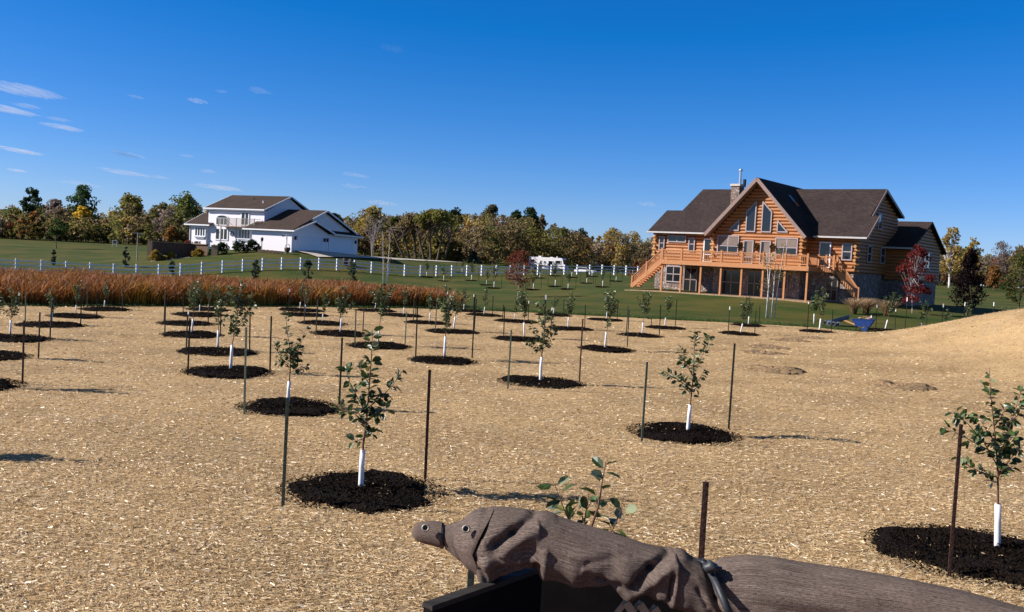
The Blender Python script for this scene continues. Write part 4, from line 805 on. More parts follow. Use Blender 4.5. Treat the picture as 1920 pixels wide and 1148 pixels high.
def wood_tree(px, top, Y, rpx, pal, label, seed, **kw):
    g = gp(px, 470, Y); h = at(px, top, Y)[2] - g[2]; r = rpx * Y / F; a = dict(n=1000, csize=.46, nb=42); a.update(kw); a['n'] = int(a['n'] * 3.0); a['nb'] = max(a['nb'], 36); return big_tree(kw.pop('nm', 'autumn_tree'), label, g, h, r, pal, seed=seed, **{k: v for k, v in a.items() if k != 'nm'}, group=None)
WT = [(57, 352, 228, 22, 'dark', 'dark green narrow tree above the woods near the left edge', 'oval', {}), (100, 372, 236, 22, 'grey', 'grey-green thin tree between two dark green trees at left', 'round', dict(n=700)), (152, 350, 230, 33, 'dark', 'tallest broad dark green tree above the left woods', 'round', dict(pal2='midgreen', mixp=.4)),
      (152, 387, 214, 21, 'yellow', 'bright yellow tree in the left woods', 'round', {}), (62, 396, 213, 13, 'rust', 'narrow orange tree in the left woods', 'oval', dict(n=600)), (20, 390, 222, 26, 'olive', 'olive tree at the extreme left edge of the woods', 'round', dict(pal2='brown')), (240, 368, 226, 36, 'yg', 'large olive-yellow tree midway along the left woods', 'round', dict(pal2='olive', mixp=.5, n=1300)),
      (300, 380, 224, 26, 'olive', 'olive brown tree left of the green tree by the white house', 'round', dict(pal2='brown', mixp=.5)), (345, 363, 226, 36, 'midgreen', 'tall green tree behind the left end of the white house', 'round', dict(pal2='yg', mixp=.4, n=1300)), (322, 425, 205, 16, 'rust', 'low orange tree left of the white house', 'round', dict(n=600)),
      (240, 410, 212, 9, 'rust', 'small rusty shrub-like tree in the middle left woods', 'round', dict(n=350)), (622, 398, 215, 22, 'dark', 'dark tree showing over the white house garage', 'round', {}), (695, 389, 205, 34, 'ochre', 'golden willow-like tree right of the white house', 'round', dict(pal2='yg', mixp=.4, n=1300)), (740, 402, 210, 20, 'olive', 'olive tree just right of the golden willow-like tree', 'round', {}),
      (815, 394, 185, 44, 'yg', 'open olive tree with several dark forked trunks', 'round', dict(stems=4, n=1000, nb=18, sp=.26, zb=7.0, tr=.24, pal2='olive', mixp=.5, trunk='bark')), (770, 400, 188, 32, 'brown', 'sparse brown tree with leaning dark trunks', 'round', dict(stems=3, n=450, sp=.3, zb=6.0, tr=.22, lean=-3)),
      (850, 391, 250, 20, 'dark', 'dark green tree on the skyline left of the rust tree', 'round', {}), (878, 415, 232, 17, 'rust', 'deep rust-red tree on the wooded slope', 'round', dict(pal2='redbrown', mixp=.4)), (918, 386, 255, 26, 'dark', 'brown-topped dark tree at the top of the wooded slope', 'round', dict(pal2='brown', mixp=.5)), (965, 396, 252, 20, 'dark', 'left of two dark green trees on the hilltop', 'round', {}), (990, 389, 252, 21, 'dark', 'right and taller of two dark green trees on the hilltop', 'round', {}), (1014, 402, 250, 9, 'brown', 'narrow reddish tree at the right end of the hilltop', 'oval', dict(n=400)),
      (820, 448, 196, 22, 'yg', 'bright yellow-green bush tree under the forked trunks', 'round', dict(n=900, zb=.5)), (858, 452, 200, 26, 'yg', 'rounded olive-yellow bush right of the bright bush', 'round', dict(n=900, zb=.4, pal2='brown', mixp=.35)), (925, 430, 215, 22, 'yg', 'light yellow tree in the middle of the wooded slope', 'round', {}), (1090, 428, 245, 14, 'dark', 'dark small tree where the wooded slope runs out', 'round', dict(n=500)), (1150, 428, 240, 26, 'ochre', 'pale ochre poplar-like tree left of the log house', 'oval', dict(n=700, asp=.6)), (1185, 432, 238, 22, 'ochre', 'pale ochre poplar-like tree nearest the log house', 'oval', dict(n=600, asp=.6)),
      (1785, 430, 190, 26, 'ochre', 'tall pale yellow birch-like tree right of the log house', 'oval', dict(n=800, trunk='birch', asp=.7)), (1825, 445, 200, 17, 'ochre', 'thin pale yellow tree behind the dark maroon tree', 'oval', dict(n=450, asp=.7)), (1880, 455, 220, 28, 'grey', 'grey-brown bare tree near the right edge skyline', 'round', dict(n=700, asp=.35)), (1868, 497, 180, 14, 'rust', 'round orange tree behind the lawn at right', 'round', dict(n=500, zb=.5)), (1912, 462, 215, 20, 'brown', 'brown tree at the right edge skyline', 'round', {})]
for j, (px, top, Y, rp, pal, lab, shp, kw) in enumerate(WT): wood_tree(px, top, Y, rp, pal, lab, j + 1, shape=shp, **kw)
# bare pale tree beside the garage
def bare_tree(label, g, h, r, mat, seed, stems=5, leaf=None):
    rng = np.random.default_rng(seed); root = empty('bare_tree', g); tag(root, label, 'tree'); tk = MB(); P = []
    for s in range(stems):
        az = 2 * pi * s / stems + rng.uniform(-.3, .3); top = np.array([cos(az) * r * rng.uniform(.4, .9), sin(az) * r * rng.uniform(.4, .9), h * rng.uniform(.8, 1)]); pth = [np.array([0, 0, -.2]), top * np.array([.2, .2, .4]), top]
        tube(tk, pth, [h * .014, h * .009, h * .002], 5)
        for b in range(9):
            p = along(pth, [rng.uniform(.3, .95)])[0]; q = p + np.array([rng.normal(0, r * .3), rng.normal(0, r * .3), h * rng.uniform(.08, .22)]); tube(tk, [p, q], [h * .004, h * .0012], 4)
            for c in range(4): e = p + (q - p) * rng.uniform(.4, 1); f = e + np.array([rng.normal(0, r * .12), rng.normal(0, r * .12), h * rng.uniform(.03, .1)]); tube(tk, [e, f], [h * .0018, h * .0007], 3); P.append(f)
    tk.build('trunk', M[mat], root)
    if leaf: mb = MB(); P = np.repeat(np.array(P), leaf[1], 0) + rng.normal(0, h * .02, (len(P) * leaf[1], 3)); cards(mb, P, leaf[2], np.array(PAL[leaf[0]])[rng.integers(0, 3, len(P))], rng); mb.build('crown', M['wood_leaf'], root)
    return root
g = gp(697, 487, 152); bare_tree('bare pale-branched tree right of the white house garage', g, at(697, 405, 152)[2] - g[2], 2.6, 'grey_bark', 3, 6, ('grey', 1, .2))
# distinct lawn trees
g = gp(106, 474, 165); big_tree('round_tree', 'round dark green lawn tree with a bare trunk at far left', g, at(106, 412, 165)[2] - g[2], 1.9, 'midgreen', 900, 2.0, .3, 14, seed=31, pal2='olive')
g = ground(971, 557); big_tree('red_maple', 'slender red-leaved tree on the lawn near centre', g, at(970, 470, g[1])[2] - g[2], 1.45, 'redbrown', 1900, 1.15, .12, 44, 'oval', seed=32, tr=.045, trunk='grey_bark', pal2='red', sp=.3)
g = ground(1711, 588); big_tree('red_maple', 'bright crimson tree in front of the shaded log house end', g, at(1716, 458, g[1])[2] - g[2], 1.5, 'red', 3000, 1.15, .14, 60, 'oval', seed=33, tr=.05, trunk='grey_bark', sp=.24)
g = gp(1814, 585, 78); big_tree('plum_tree', 'dark purple-black tree on the lawn right of the log house', g, at(1814, 466, 78)[2] - g[2], 1.55, 'maroon', 3600, 1.0, .16, 70, 'cone', seed=34, tr=.06, sp=.3)
g = gp(1908, 590, 70); big_tree('maple_tree', 'green and yellow tree cut by the right edge', g, at(1908, 466, 70)[2] - g[2], 1.35, 'yg', 1500, 1.6, .16, 40, 'round', seed=35, tr=.05, pal2='midgreen', mixp=.55, sp=.3)
g = gp(1203, 505, 104); big_tree('red_shrub', 'dark red shrub behind the log house stairs', g, 3.3, 1.5, 'redbrown', 800, .3, .2, 14, 'round', seed=36, cat='shrub', pal2='brown')
def birch(label, px, py, top, seed, leafn, off):
    g = ground(px, py); h = at(px, top, g[1])[2] - g[2]; rng = np.random.default_rng(seed); root = empty('birch_clump', g); tag(root, label, 'tree'); tk = MB(); P = []
    for dx, lean in off:
        pth = [np.array([dx, 0, -.2]), np.array([dx * 1.1 + lean * .3, rng.normal(0, .05), h * .4]), np.array([dx * 1.2 + lean, rng.normal(0, .15), h * rng.uniform(.85, 1)])]; tube(tk, pth, [.045, .032, .008], 6)
        for b in range(14):
            s = rng.uniform(.35, .97); p = along(pth, [s])[0]; q = p + np.array([rng.normal(0, .32), rng.normal(0, .32), rng.uniform(.1, .45)]); tube(tk, [p, q], [.009, .003], 4); P += [p * .3 + q * .7, q, q]
    tk.build('trunk', M['birch'], root, True); P = np.repeat(np.array(P), leafn, 0); P = P + rng.normal(0, .12, P.shape); mb = MB(); cards(mb, P, .09, np.array(PAL['gold'])[rng.integers(0, 3, len(P))], rng); mb.build('crown', M['wood_leaf'], root)
birch('thin birch clump with few yellow leaves in front of the log house deck', 1443, 597, 455, 41, 3, [(-.25, .15), (-.1, -.35), (.32, .25), (.1, .05)])
birch('thin birch clump with yellow leaves behind the rust tall grass', 722, 548, 432, 42, 3, [(-.2, -.25), (.12, .1), (0, .3)])
# small evergreens before the fence
for j, (px, py, top, rp, lab) in enumerate([(478, 523, 487, 7, 'dark upright evergreen before the fence below the white house'), (577, 522, 487, 8, 'widest dark evergreen before the fence below the garage'), (660, 522, 490, 9, 'dark evergreen before the fence near the brown barrels'), (322, 512, 488, 5, 'small dark evergreen before the fence below the retaining wall'), (236, 489, 464, 6, 'small round evergreen on the lawn near the T-shaped pole'), (100, 492, 468, 4, 'tiny dark evergreen below the round lawn tree')]):
    Y = 103 + j * 3 if j < 4 else 118; g = gp(px, py, Y); big_tree('evergreen_shrub', lab, g, at(px, top, Y)[2] - g[2], rp * 1.2 * Y / F, 'spruce', 900, .1, .15, 34, 'oval', seed=50 + j, cat='shrub', pal2='olive')
g = gp(888, 496, 188); big_tree('blue_spruce', 'small blue spruce before the woods left of the motorhome', g, at(888, 472, 188)[2] - g[2], 1.5, 'spruce', 1500, .1, .24, 40, 'cone', seed=57)
# shrubs round the white house
for j, (px, py, Y, h, r, pal, lab) in enumerate([(290, 476, 126.8, 1.3, .9, 'gold', 'golden shrub at the left corner of the retaining wall'), (301, 478, 127.5, .8, .9, 'gold', 'low golden shrub along the retaining wall front'), (320, 479, 128.8, .9, .65, 'yellow', 'small round yellow shrub before the retaining wall'), (372, 481, 129.8, 1.0, .9, 'gold', 'golden shrub at the right end of the retaining wall'), (415, 479, 131, 1.35, 1.4, 'dark', 'dark clipped hedge next to the tan pillar'), (448, 477, 132, 1.5, 1.3, 'dark', 'dark rounded shrub under the white house bay window'), (474, 476, 132.5, 1.5, 1.2, 'dark', 'dark shrub nearest the garage wall'), (400, 478, 131, 1.2, .7, 'dark', 'dark hedge end right behind the tan pillar')]):
    big_tree('garden_shrub', lab, gp(px, py, Y), h, r, pal, 1100, .05, .2, 30, 'round', seed=60 + j, cat='shrub', limbs=False, trunk_name='stem')
for j, (px, py, lab) in enumerate([(1600, 589, 'tan ornamental grass tuft behind the blue wheelbarrow'), (1623, 588, 'sparse tan grass tuft nearest the shaded wall'), (1662, 593, 'round tan ornamental grass clump right of the wheelbarrow')]):
    g = ground(px, py); rng = np.random.default_rng(80 + j); n = 500; a = rng.uniform(0, 2 * pi, n); rr = rng.uniform(0, .22, n); mb = MB(); v = rng.uniform(.8, 1.2, (n, 1))
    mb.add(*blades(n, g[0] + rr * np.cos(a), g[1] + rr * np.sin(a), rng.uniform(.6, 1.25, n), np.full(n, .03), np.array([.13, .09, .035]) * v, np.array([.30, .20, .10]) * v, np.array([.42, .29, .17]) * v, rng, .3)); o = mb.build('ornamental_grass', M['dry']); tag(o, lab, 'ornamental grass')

# ------------------------------------------------------------------ the wood as a mass
PX = [-300, 0, 50, 100, 150, 200, 240, 290, 340, 390, 500, 600, 650, 700, 750, 800, 850, 900, 930, 960, 1000, 1040, 1080, 1110, 1150, 1200, 1300, 1500, 1740, 1785, 1850, 1900, 2200]
PT = [375, 382, 378, 380, 382, 396, 382, 384, 378, 388, 400, 402, 400, 398, 402, 398, 402, 397, 393, 402, 402, 418, 433, 444, 436, 438, 445, 455, 470, 455, 475, 470, 470]
mb = MB(); tkm = MB(); rng = np.random.default_rng(77); names = ['olive', 'brown', 'yg', 'grey', 'rust', 'ochre', 'dark', 'midgreen', 'redbrown']
allP = []; allC = []; allS = []
for i in range(1050):
    px = rng.uniform(-250, 2150); front = rng.random() < .42; Y = rng.uniform(206, 216) if front else rng.uniform(214, 290)
    if 560 < px < 940 and front: Y = rng.uniform(196, 208)
    if px > 940 and front: Y = rng.uniform(226, 236)
    g = gp(px, 480, Y); htop = at(px, np.interp(px, PX, PT), Y)[2] - g[2]
    h = max(2.5, htop * (rng.uniform(.3, .75) if front else rng.uniform(.72, 1.0))); r = h * rng.uniform(.28, .5); r = min(r, 3.8)
    n = int(np.clip(60 * r * h / 3, 250, 1500)); P, B = crown_pts(rng, n, h, r, h * .06, 20, 'round', .36)
    left = px < 400
    pr = [.27, .26, .09, .19, .03, .05, .05, .05, .01] if left else [.22, .36, .12, .17, .025, .07, .01, .015, .01]
    if px > 1050: pr = [.12, .30, .06, .28, .04, .14, .01, .02, .03]
    nm = names[rng.choice(9, p=pr)]; C = np.array(PAL[nm])[rng.integers(0, 3, n)] * rng.uniform(.8, 1.25, (n, 1)) * rng.uniform(1.7, 2.3)
    C = np.where(rng.random((n, 1)) < .3, 1.3 * np.array(PAL['brown'])[rng.integers(0, 3, n)], C); allP.append(P + g); allC.append(C); allS.append(rng.uniform(.3, .66, n))
    if not front or rng.random() < .4: tube(tkm, [g, g + np.array([rng.normal(0, .5), 0, h * .6])], [.13, .05], 5)
P = np.concatenate(allP); cards(mb, P, np.concatenate(allS), np.concatenate(allC), rng, .85)
mb.m = [np.zeros(len(P), int)]; k0 = tkm
vv = np.concatenate(k0.v); mb.v.append(vv); mb.lo += [l + mb.n for l in []]
off = mb.n; accum = 0
mb.n += len(vv)
for l, t in zip(k0.lo, k0.tot): mb.lo.append(l + off); mb.tot.append(t); mb.m.append(np.ones(len(t), int))
mb.c.append(np.ones((len(vv), 3)) * .05)
o = mb.build('woodland', [M['wood_leaf'], M['bark']]); tag(o, 'autumn woodland mass of brown, olive and grey trees behind the lawns', 'woodland', kind='stuff')

# ------------------------------------------------------------------ white board fence
FE = empty('board_fence', (-40.5, 110, 0)); tag(FE, 'long white three-rail board fence crossing the lawn', 'fence'); fd = np.array([.82, .572]); pts = []
for i in range(-9, 34): s = i * 2.44; q = np.array([-40.5, 110]) + fd * s; pts.append((q[0], q[1], h1(*q)))
for (x, y, z) in pts:
    p = MB(); a = atan2(fd[1], fd[0]); T = lambda v: (x + 40.5 + v[0] * cos(a) - v[1] * sin(a), y - 110 + v[0] * sin(a) + v[1] * cos(a), z + v[2])
    box(p, -.10, .10, -.10, .10, -.2, 1.42, T); box(p, -.125, .125, -.125, .125, 1.42, 1.47, T); p.build('fence_post', M['fence'], FE)
for hz in (.38, .80, 1.22):
    p = MB()
    for a, b in zip(pts[:-1], pts[1:]): beam(p, (a[0] + 40.5, a[1] - 110, a[2] + hz), (b[0] + 40.5, b[1] - 110, b[2] + hz), .04, .12)
    p.build('fence_rail', M['railw'], FE)

# ------------------------------------------------------------------ driveway, retaining wall and yard things
dv = MB(); cl = [(560, 476.5, 132.5), (610, 478, 136), (660, 482, 141), (720, 487, 150), (780, 490, 160), (850, 493.5, 172), (920, 497, 186), (985, 500.5, 200), (1040, 504, 206)]; pr_ = [gp(*c) for c in cl]; vs = []
for i, p in enumerate(pr_):
    d = pr_[min(i + 1, len(pr_) - 1)] - pr_[max(i - 1, 0)]; d[2] = 0; d /= np.linalg.norm(d); s = np.array([-d[1], d[0], 0]); hw = np.interp(i, [0, 2, 8], [4.2, 3.2, 1.8])
    for k in np.linspace(-1, 1, 5): q = p + s * hw * k; vs.append((q[0], q[1], h1(q[0], q[1]) + .07))
dv.add(vs, [[i * 5 + k, i * 5 + k + 1, (i + 1) * 5 + k + 1, (i + 1) * 5 + k] for i in range(len(pr_) - 1) for k in range(4)]); tag(dv.build('driveway', M['conc']), 'pale driveway running from the garage to the right', 'driveway', kind='structure')
A = at(284, 470, 128); B_ = at(361, 475, 132.5); C_ = at(389, 472, 131); D_ = at(345, 470, 141)
rwm = MB(); top = 2.95; pol = [(p[0], p[1], .2) for p in (A, B_, C_, D_)]; prism(rwm, pol, (0, 0, top - .2)); ro = rwm.build('retaining_wall', M['brick']); tag(ro, 'long brown block retaining wall left of the white house', 'retaining wall')
k = MB()
for a, b in ((A, B_), (B_, C_)): beam(k, (a[0], a[1], top + .05), (b[0], b[1], top + .05), .4, .1)
k.build('cap_stone', M['tan'], ro)
k = MB(); box(k, A[0] - .45, A[0] + .15, A[1] - .3, A[1] + .3, .2, top + .16); k.build('lit_end_strip', M['tan'], ro)  # added tan strip, the wall's sunlit left end put into the colour
pm = MB(); q = gp(403, 482, 130); box(pm, q[0] - .4, q[0] + .4, q[1] - .4, q[1] + .4, q[2] - .4, q[2] + 1.25); box(pm, q[0] - .46, q[0] + .46, q[1] - .46, q[1] + .46, q[2] + 1.25, q[2] + 1.36); o = pm.build('stone_pillar', M['tan']); tag(o, 'short tan block pillar at the end of the dark hedge', 'pillar')
for j, (px, Y, lab) in enumerate([(352, 134, 'reddish plant on top of the retaining wall near its corner'), (370, 133.5, 'pale pink plant on top of the retaining wall, right end'), (335, 135, 'grey-green plant midway on top of the retaining wall')]):
    q = at(px, 470, Y); big_tree('terrace_plant', lab, np.array([q[0], Y, top - .05]), .45, .7, ['redbrown', 'grey', 'olive'][j], 150, .02, .16, 8, seed=90 + j, cat='plant', limbs=False, trunk_name='stem')
k = MB(); wq = gp(330, 482, 127.2); ws = []
for px_ in (285, 300, 315, 330, 345, 358): q = gp(px_, 480, 126.4 + (px_ - 285) * .052); ws += [(q[0], q[1], q[2] + .05), (q[0] + .1, q[1] - .9, h1(q[0] + .1, q[1] - .9) + .05)]
k.add(ws, [[2 * i, 2 * i + 1, 2 * i + 3, 2 * i + 2] for i in range(5)]); tag(k.build('garden_path', M['conc']), 'pale edging path in front of the retaining wall', 'path', kind='structure')
for j, px in enumerate((308.5, 330)):
    q = gp(px, 479, 127.6 + (px - 308) * .05); k = MB(); tube(k, [q, q + np.array([0, 0, .5])], .05, 8); tube(k, [q + np.array([0, 0, .5]), q + np.array([0, 0, .56]), q + np.array([0, 0, .66])], [.13, .13, .02], 8); o = k.build('path_light', M['pole']); tag(o, ['low path light left of the small yellow shrub', 'low path light right of the small yellow shrub'][j], 'path light')
g = gp(257, 478, 128); hh = at(257, 437, 128)[2] - g[2]; k = MB(); tube(k, [g - [0, 0, .3], g + [0, 0, hh]], [.09, .07], 8); k2 = empty('clothes_pole', g); tag(k2, 'tall T-shaped clothesline pole on the left lawn', 'pole')
k = MB(); tube(k, [(0, 0, -.3), (0, 0, hh)], [.09, .07], 8); k.build('pole', M['pole'], k2); k = MB(); beam(k, (-.8, 0, hh), (.8, 0, hh - .03), .09, .1); beam(k, (-.02, 0, hh - .5), (.5, 0, hh - .05), .05, .05); k.build('crossarm', M['pole'], k2)
g = gp(215, 458, 185); k = MB()
for dx in (-.42, .42): tube(k, [g + [dx, 0, -.1], g + [dx, 0, 1.15]], .06, 6)
beam(k, g + np.array([-.45, 0, 1.15]), g + np.array([.45, 0, 1.15]), .1, .1); beam(k, g + np.array([-.42, 0, .5]), g + np.array([.42, 0, .5]), .1, .08); o = k.build('swing_frame', M['tipw']); tag(o, 'small white garden frame at the edge of the left woods', 'garden frame')
for j, (px, py) in enumerate(((647.5, 484), (659.5, 485))):
    q = gp(px, py, 127.5 + j); k = MB(); tube(k, [q, q + [0, 0, .25], q + [0, 0, .55], q + [0, 0, .95 - .1 * j]], [.30, .36, .37, .31], 14); o0 = empty('barrel', q)
    me_o = k.build('drum', M['barrel'], o0); me_o.location = -q; k = MB()
    for z in (.2, .7): tube(k, [(0, 0, z), (0, 0, z + .05)], .375, 14)
    k.build('hoop', M['black'], o0); tag(o0, ['taller brown barrel on the driveway edge', 'shorter brown barrel on the driveway edge, at right'][j], 'barrel')
q = gp(538.5, 472, 130.5); ur = empty('flower_urn', q); tag(ur, 'brown urn planter with white hoop at the garage corner', 'planter')
k = MB(); tube(k, [(0, 0, -.05), (0, 0, .12), (0, 0, .3), (0, 0, .6), (0, 0, .75)], [.22, .2, .38, .42, .36], 12); k.build('pot', M['terracotta'], ur); k = MB(); t = np.linspace(0, pi, 9); tube(k, [(.33 * cos(a), 0, .7 + .5 * sin(a)) for a in t], .05, 6); k.build('hoop', M['tipw'], ur)
q = gp(530, 470, 131.5); bf = empty('bird_feeder', q); tag(bf, 'white crossbar post with feeder beside the garage wall', 'bird feeder'); k = MB(); tube(k, [(.5, 0, 0), (.5, 0, 2.4)], .07, 6); beam(k, (-.1, 0, 2.35), (.8, 0, 2.35), .1, .1); k.build('post', M['tipw'], bf); k = MB(); box(k, -.15, .15, -.15, .15, 2.05, 2.3); k.build('feeder', M['taupe'], bf)
q = gp(490.5, 466, 131.5); lp = empty('garden_lamp', q); tag(lp, 'small dark lamp on a post before the garage wall', 'lamp post'); k = MB(); tube(k, [(0, 0, -.1), (0, 0, 1.4)], .06, 8); beam(k, (-.25, 0, 1.3), (.1, 0, 1.35), .05, .05); k.build('post', M['pole'], lp); k = MB(); tube(k, [(.02, 0, 1.4), (.02, 0, 1.5), (.02, 0, 1.8), (.02, 0, 1.95)], [.12, .17, .2, .04], 8); k.build('lantern', M['black'], lp)
for j in range(6):
    q = gp(487 + 8 * j, 472, 131.2 - .35 * j); k = MB(); box(k, q[0] - .25, q[0] + .25, q[1] - .12, q[1] + .12, q[2] - .1, q[2] + .28); box(k, q[0] - .22, q[0] + .1, q[1] - .1, q[1] + .1, q[2] + .28, q[2] + .34); o = k.build('edging_block', M['tan']); tag(o, f'tan edging block below the garage side wall, {ORD[j]} from the left', 'edging block', 'edging blocks below the garage side wall')

# ------------------------------------------------------------------ motorhome and car
g = gp(1030, 504, 205); MA = radians(24); MH = empty('motorhome', g, -MA); tag(MH, 'white motorhome with dark windscreen parked before the woods', 'motorhome')
k = MB(); prism(k, [(-4.3, -1.2, .55), (3.6, -1.2, .55), (3.9, -1.2, 1.1), (3.75, -1.2, 1.3), (3.35, -1.2, 2.75), (3.1, -1.2, 3.0), (-4.3, -1.2, 3.0)], (0, 2.4, 0)); k.build('body', M['rv'], MH)
k = MB(); box(k, -4.25, 3.5, -1.215, -1.2, 1.15, 1.32); k.build('stripe', M['rvs'], MH)
for (a0, a1, z0, z1) in ((-3.9, -3.0, 1.75, 2.45), (-1.7, -1.4, 1.6, 2.3), (-.9, -.6, 1.6, 2.2), (.2, 1.2, 1.1, 2.3), (1.9, 3.0, 1.7, 2.45)): window(MH, rect(a0, a1, z0, z1), -1.2, [], fm='trimw', fw=.08, dp=.06)
k = MB(); prism(k, [(3.42, -1.1, 2.6), (3.73, -1.1, 1.5), (3.73, 1.1, 1.5), (3.42, 1.1, 2.6)], (.04, 0, .01)); k.build('windscreen', M['glass'], MH)
k = MB(); box(k, -2.6, -1.9, -.4, .4, 3.0, 3.25); k.build('roof_vent', M['rv'], MH); k = MB(); box(k, 1.8, 2.0, -.8, -.6, 3.0, 3.3); k.build('roof_vent', M['rv'], MH); k = MB(); box(k, .2, .9, -.5, .5, 3.0, 3.12); k.build('roof_vent', M['rv'], MH)
for x in (-2.6, 2.3):
    for v in (-1.08, 1.08): k = MB(); wheel(k, (x, v, .42), (0, 1, 0), .42, .26); k.build('wheel', M['tyre'], MH)
k = MB(); box(k, 3.55, 3.9, -1.2, 1.2, .5, .72); k.build('bumper', M['trimw'], MH)
g = gp(1098, 509, 196); CA = empty('parked_car', g, -radians(30)); tag(CA, 'pale car partly hidden behind the white fence', 'car')
k = MB(); prism(k, [(-2.2, -.85, .35), (2.2, -.85, .35), (2.25, -.85, .7), (1.9, -.85, .9), (-2.2, -.85, .95)], (0, 1.7, 0)); prism(k, [(-1.7, -.75, .95), (1.0, -.75, .9), (.4, -.75, 1.42), (-1.3, -.75, 1.42)], (0, 1.5, 0)); k.build('body', M['rv'], CA)
k = MB(); prism(k, [(-1.5, -.765, .98), (.8, -.765, .95), (.32, -.765, 1.36), (-1.22, -.765, 1.36)], (0, 1.53, 0)); prism(k, [(.98, -.7, .93), (.98, .7, .93), (.42, .7, 1.4), (.42, -.7, 1.4)], (.02, 0, .01)); k.build('windows', M['glass'], CA)
for x in (-1.35, 1.4):
    for v in (-.8, .8): k = MB(); wheel(k, (x, v, .32), (0, 1, 0), .32, .2); wo_ = k.build('wheel', M['tyre'], CA)
for v in (-.6, .6): k = MB(); box(k, 2.2, 2.27, v - .15, v + .15, .55, .7); k.build('headlight', M['glass'], CA)

# ------------------------------------------------------------------ wheelbarrow and cart
g = ground(1621, 623.5); WB = empty('wheelbarrow', g, radians(-28)); WB.scale = (.92, .92, .92); tag(WB, 'bright blue two-wheeled wheelbarrow with wooden handles and sticks inside', 'wheelbarrow')
k = MB(); top = [(-.78, -.36, .80), (.55, -.36, .86), (.62, 0, .88), (.55, .36, .86), (-.78, .36, .80)]; bot = [(-.52, -.28, .36), (.28, -.28, .36), (.33, 0, .36), (.28, .28, .36), (-.52, .28, .36)]
V = top + bot + [(x * .96, y * .94, z) for x, y, z in top] + [(x * .94, y * .92, z + .03) for x, y, z in bot]
k.add(V, [[i, 5 + i, 5 + (i + 1) % 5, (i + 1) % 5] for i in range(5)] + [[5, 6, 7, 8, 9]] + [[10 + i, 10 + (i + 1) % 5, 15 + (i + 1) % 5, 15 + i] for i in range(5)] + [[19, 18, 17, 16, 15]] + [[i, (i + 1) % 5, 10 + (i + 1) % 5, 10 + i] for i in range(5)])
for i in range(5): beam(k, top[i], top[(i + 1) % 5], .04, .03)
k.build('tray', M['blue'], WB)
for v in (-.26, .26):
    k = MB(); tube(k, [(-1.28, v * 1.15, .66), (-.5, v, .42), (.02, v * .8, .22)], [.025, .03, .03], 8); k.build('handle', M['ash'], WB)
    k = MB(); wheel(k, (.03, v, .23), (0, 1, 0), .23, .1, 20); wl = k.build('wheel', M['tyre'], WB); k = MB(); wheel(k, (.03, v, .23), (0, 1, 0), .15, .13, 16); k.build('rim', M['blue'], wl)
    k = MB(); tube(k, [(-.25, v, .36), (-.32, v, .02), (-.52, v, .02), (-.58, v, .38)], .02, 6); k.build('leg', M['black'], WB)
sk = MB(); rng = np.random.default_rng(4)
for i in range(7): p = np.array([rng.uniform(-.5, .2), rng.uniform(-.2, .2), .78]); tube(sk, [g + p, g + p + [rng.uniform(.1, .4), rng.normal(0, .1), rng.uniform(.05, .25)]], .022, 5)
for i in range(4): sphere(sk, g + np.array([rng.uniform(-.45, .35), rng.uniform(-.2, .2), .82]), (.13, .1, .07), 8, 5)
o = sk.build('wood_scraps', M['tan']); tag(o, 'pile of tan sticks and clods inside the blue wheelbarrow', 'sticks')
bt = MB(); q = g + np.array([.34, 0, .70]); tube(bt, [q, q + [0, 0, .2], q + [0, 0, .26], q + [0, 0, .32]], [.055, .055, .025, .025], 10); o = bt.build('bottle', M['tipw']); tag(o, 'white bottle standing in the blue wheelbarrow', 'bottle')
g = ground(1573, 613); GC = empty('garden_cart', g + np.array([0, .9, 0])); tag(GC, 'dull blue-grey garden cart with small wheels left of the blue wheelbarrow', 'cart')
k = MB(); prism(k, [(-.35, -.45, .30), (.75, -.45, .62), (.78, -.45, .50), (-.3, -.45, .12)], (0, .9, 0)); prism(k, [(-.35, -.47, .42), (.75, -.47, .78), (.77, -.47, .62), (-.33, -.47, .24)], (0, .04, 0)); k.build('tray', M['blue_d'], GC)
k = MB(); tube(k, [(.7, 0, .6), (1.15, 0, .75)], .03, 6); k.build('drawbar', M['blue_d'], GC)
for (x, v) in ((-.52, -.55), (-.25, -.58), (.06, -.56), (-.4, .5)):
    k = MB(); wheel(k, (x, v, .16), (.25, 1, 0), .15, .09, 16); wl = k.build('wheel', M['tyreg'], GC); k = MB(); wheel(k, (x, v, .16), (.25, 1, 0), .08, .1, 12); k.build('rim', M['black'], wl)

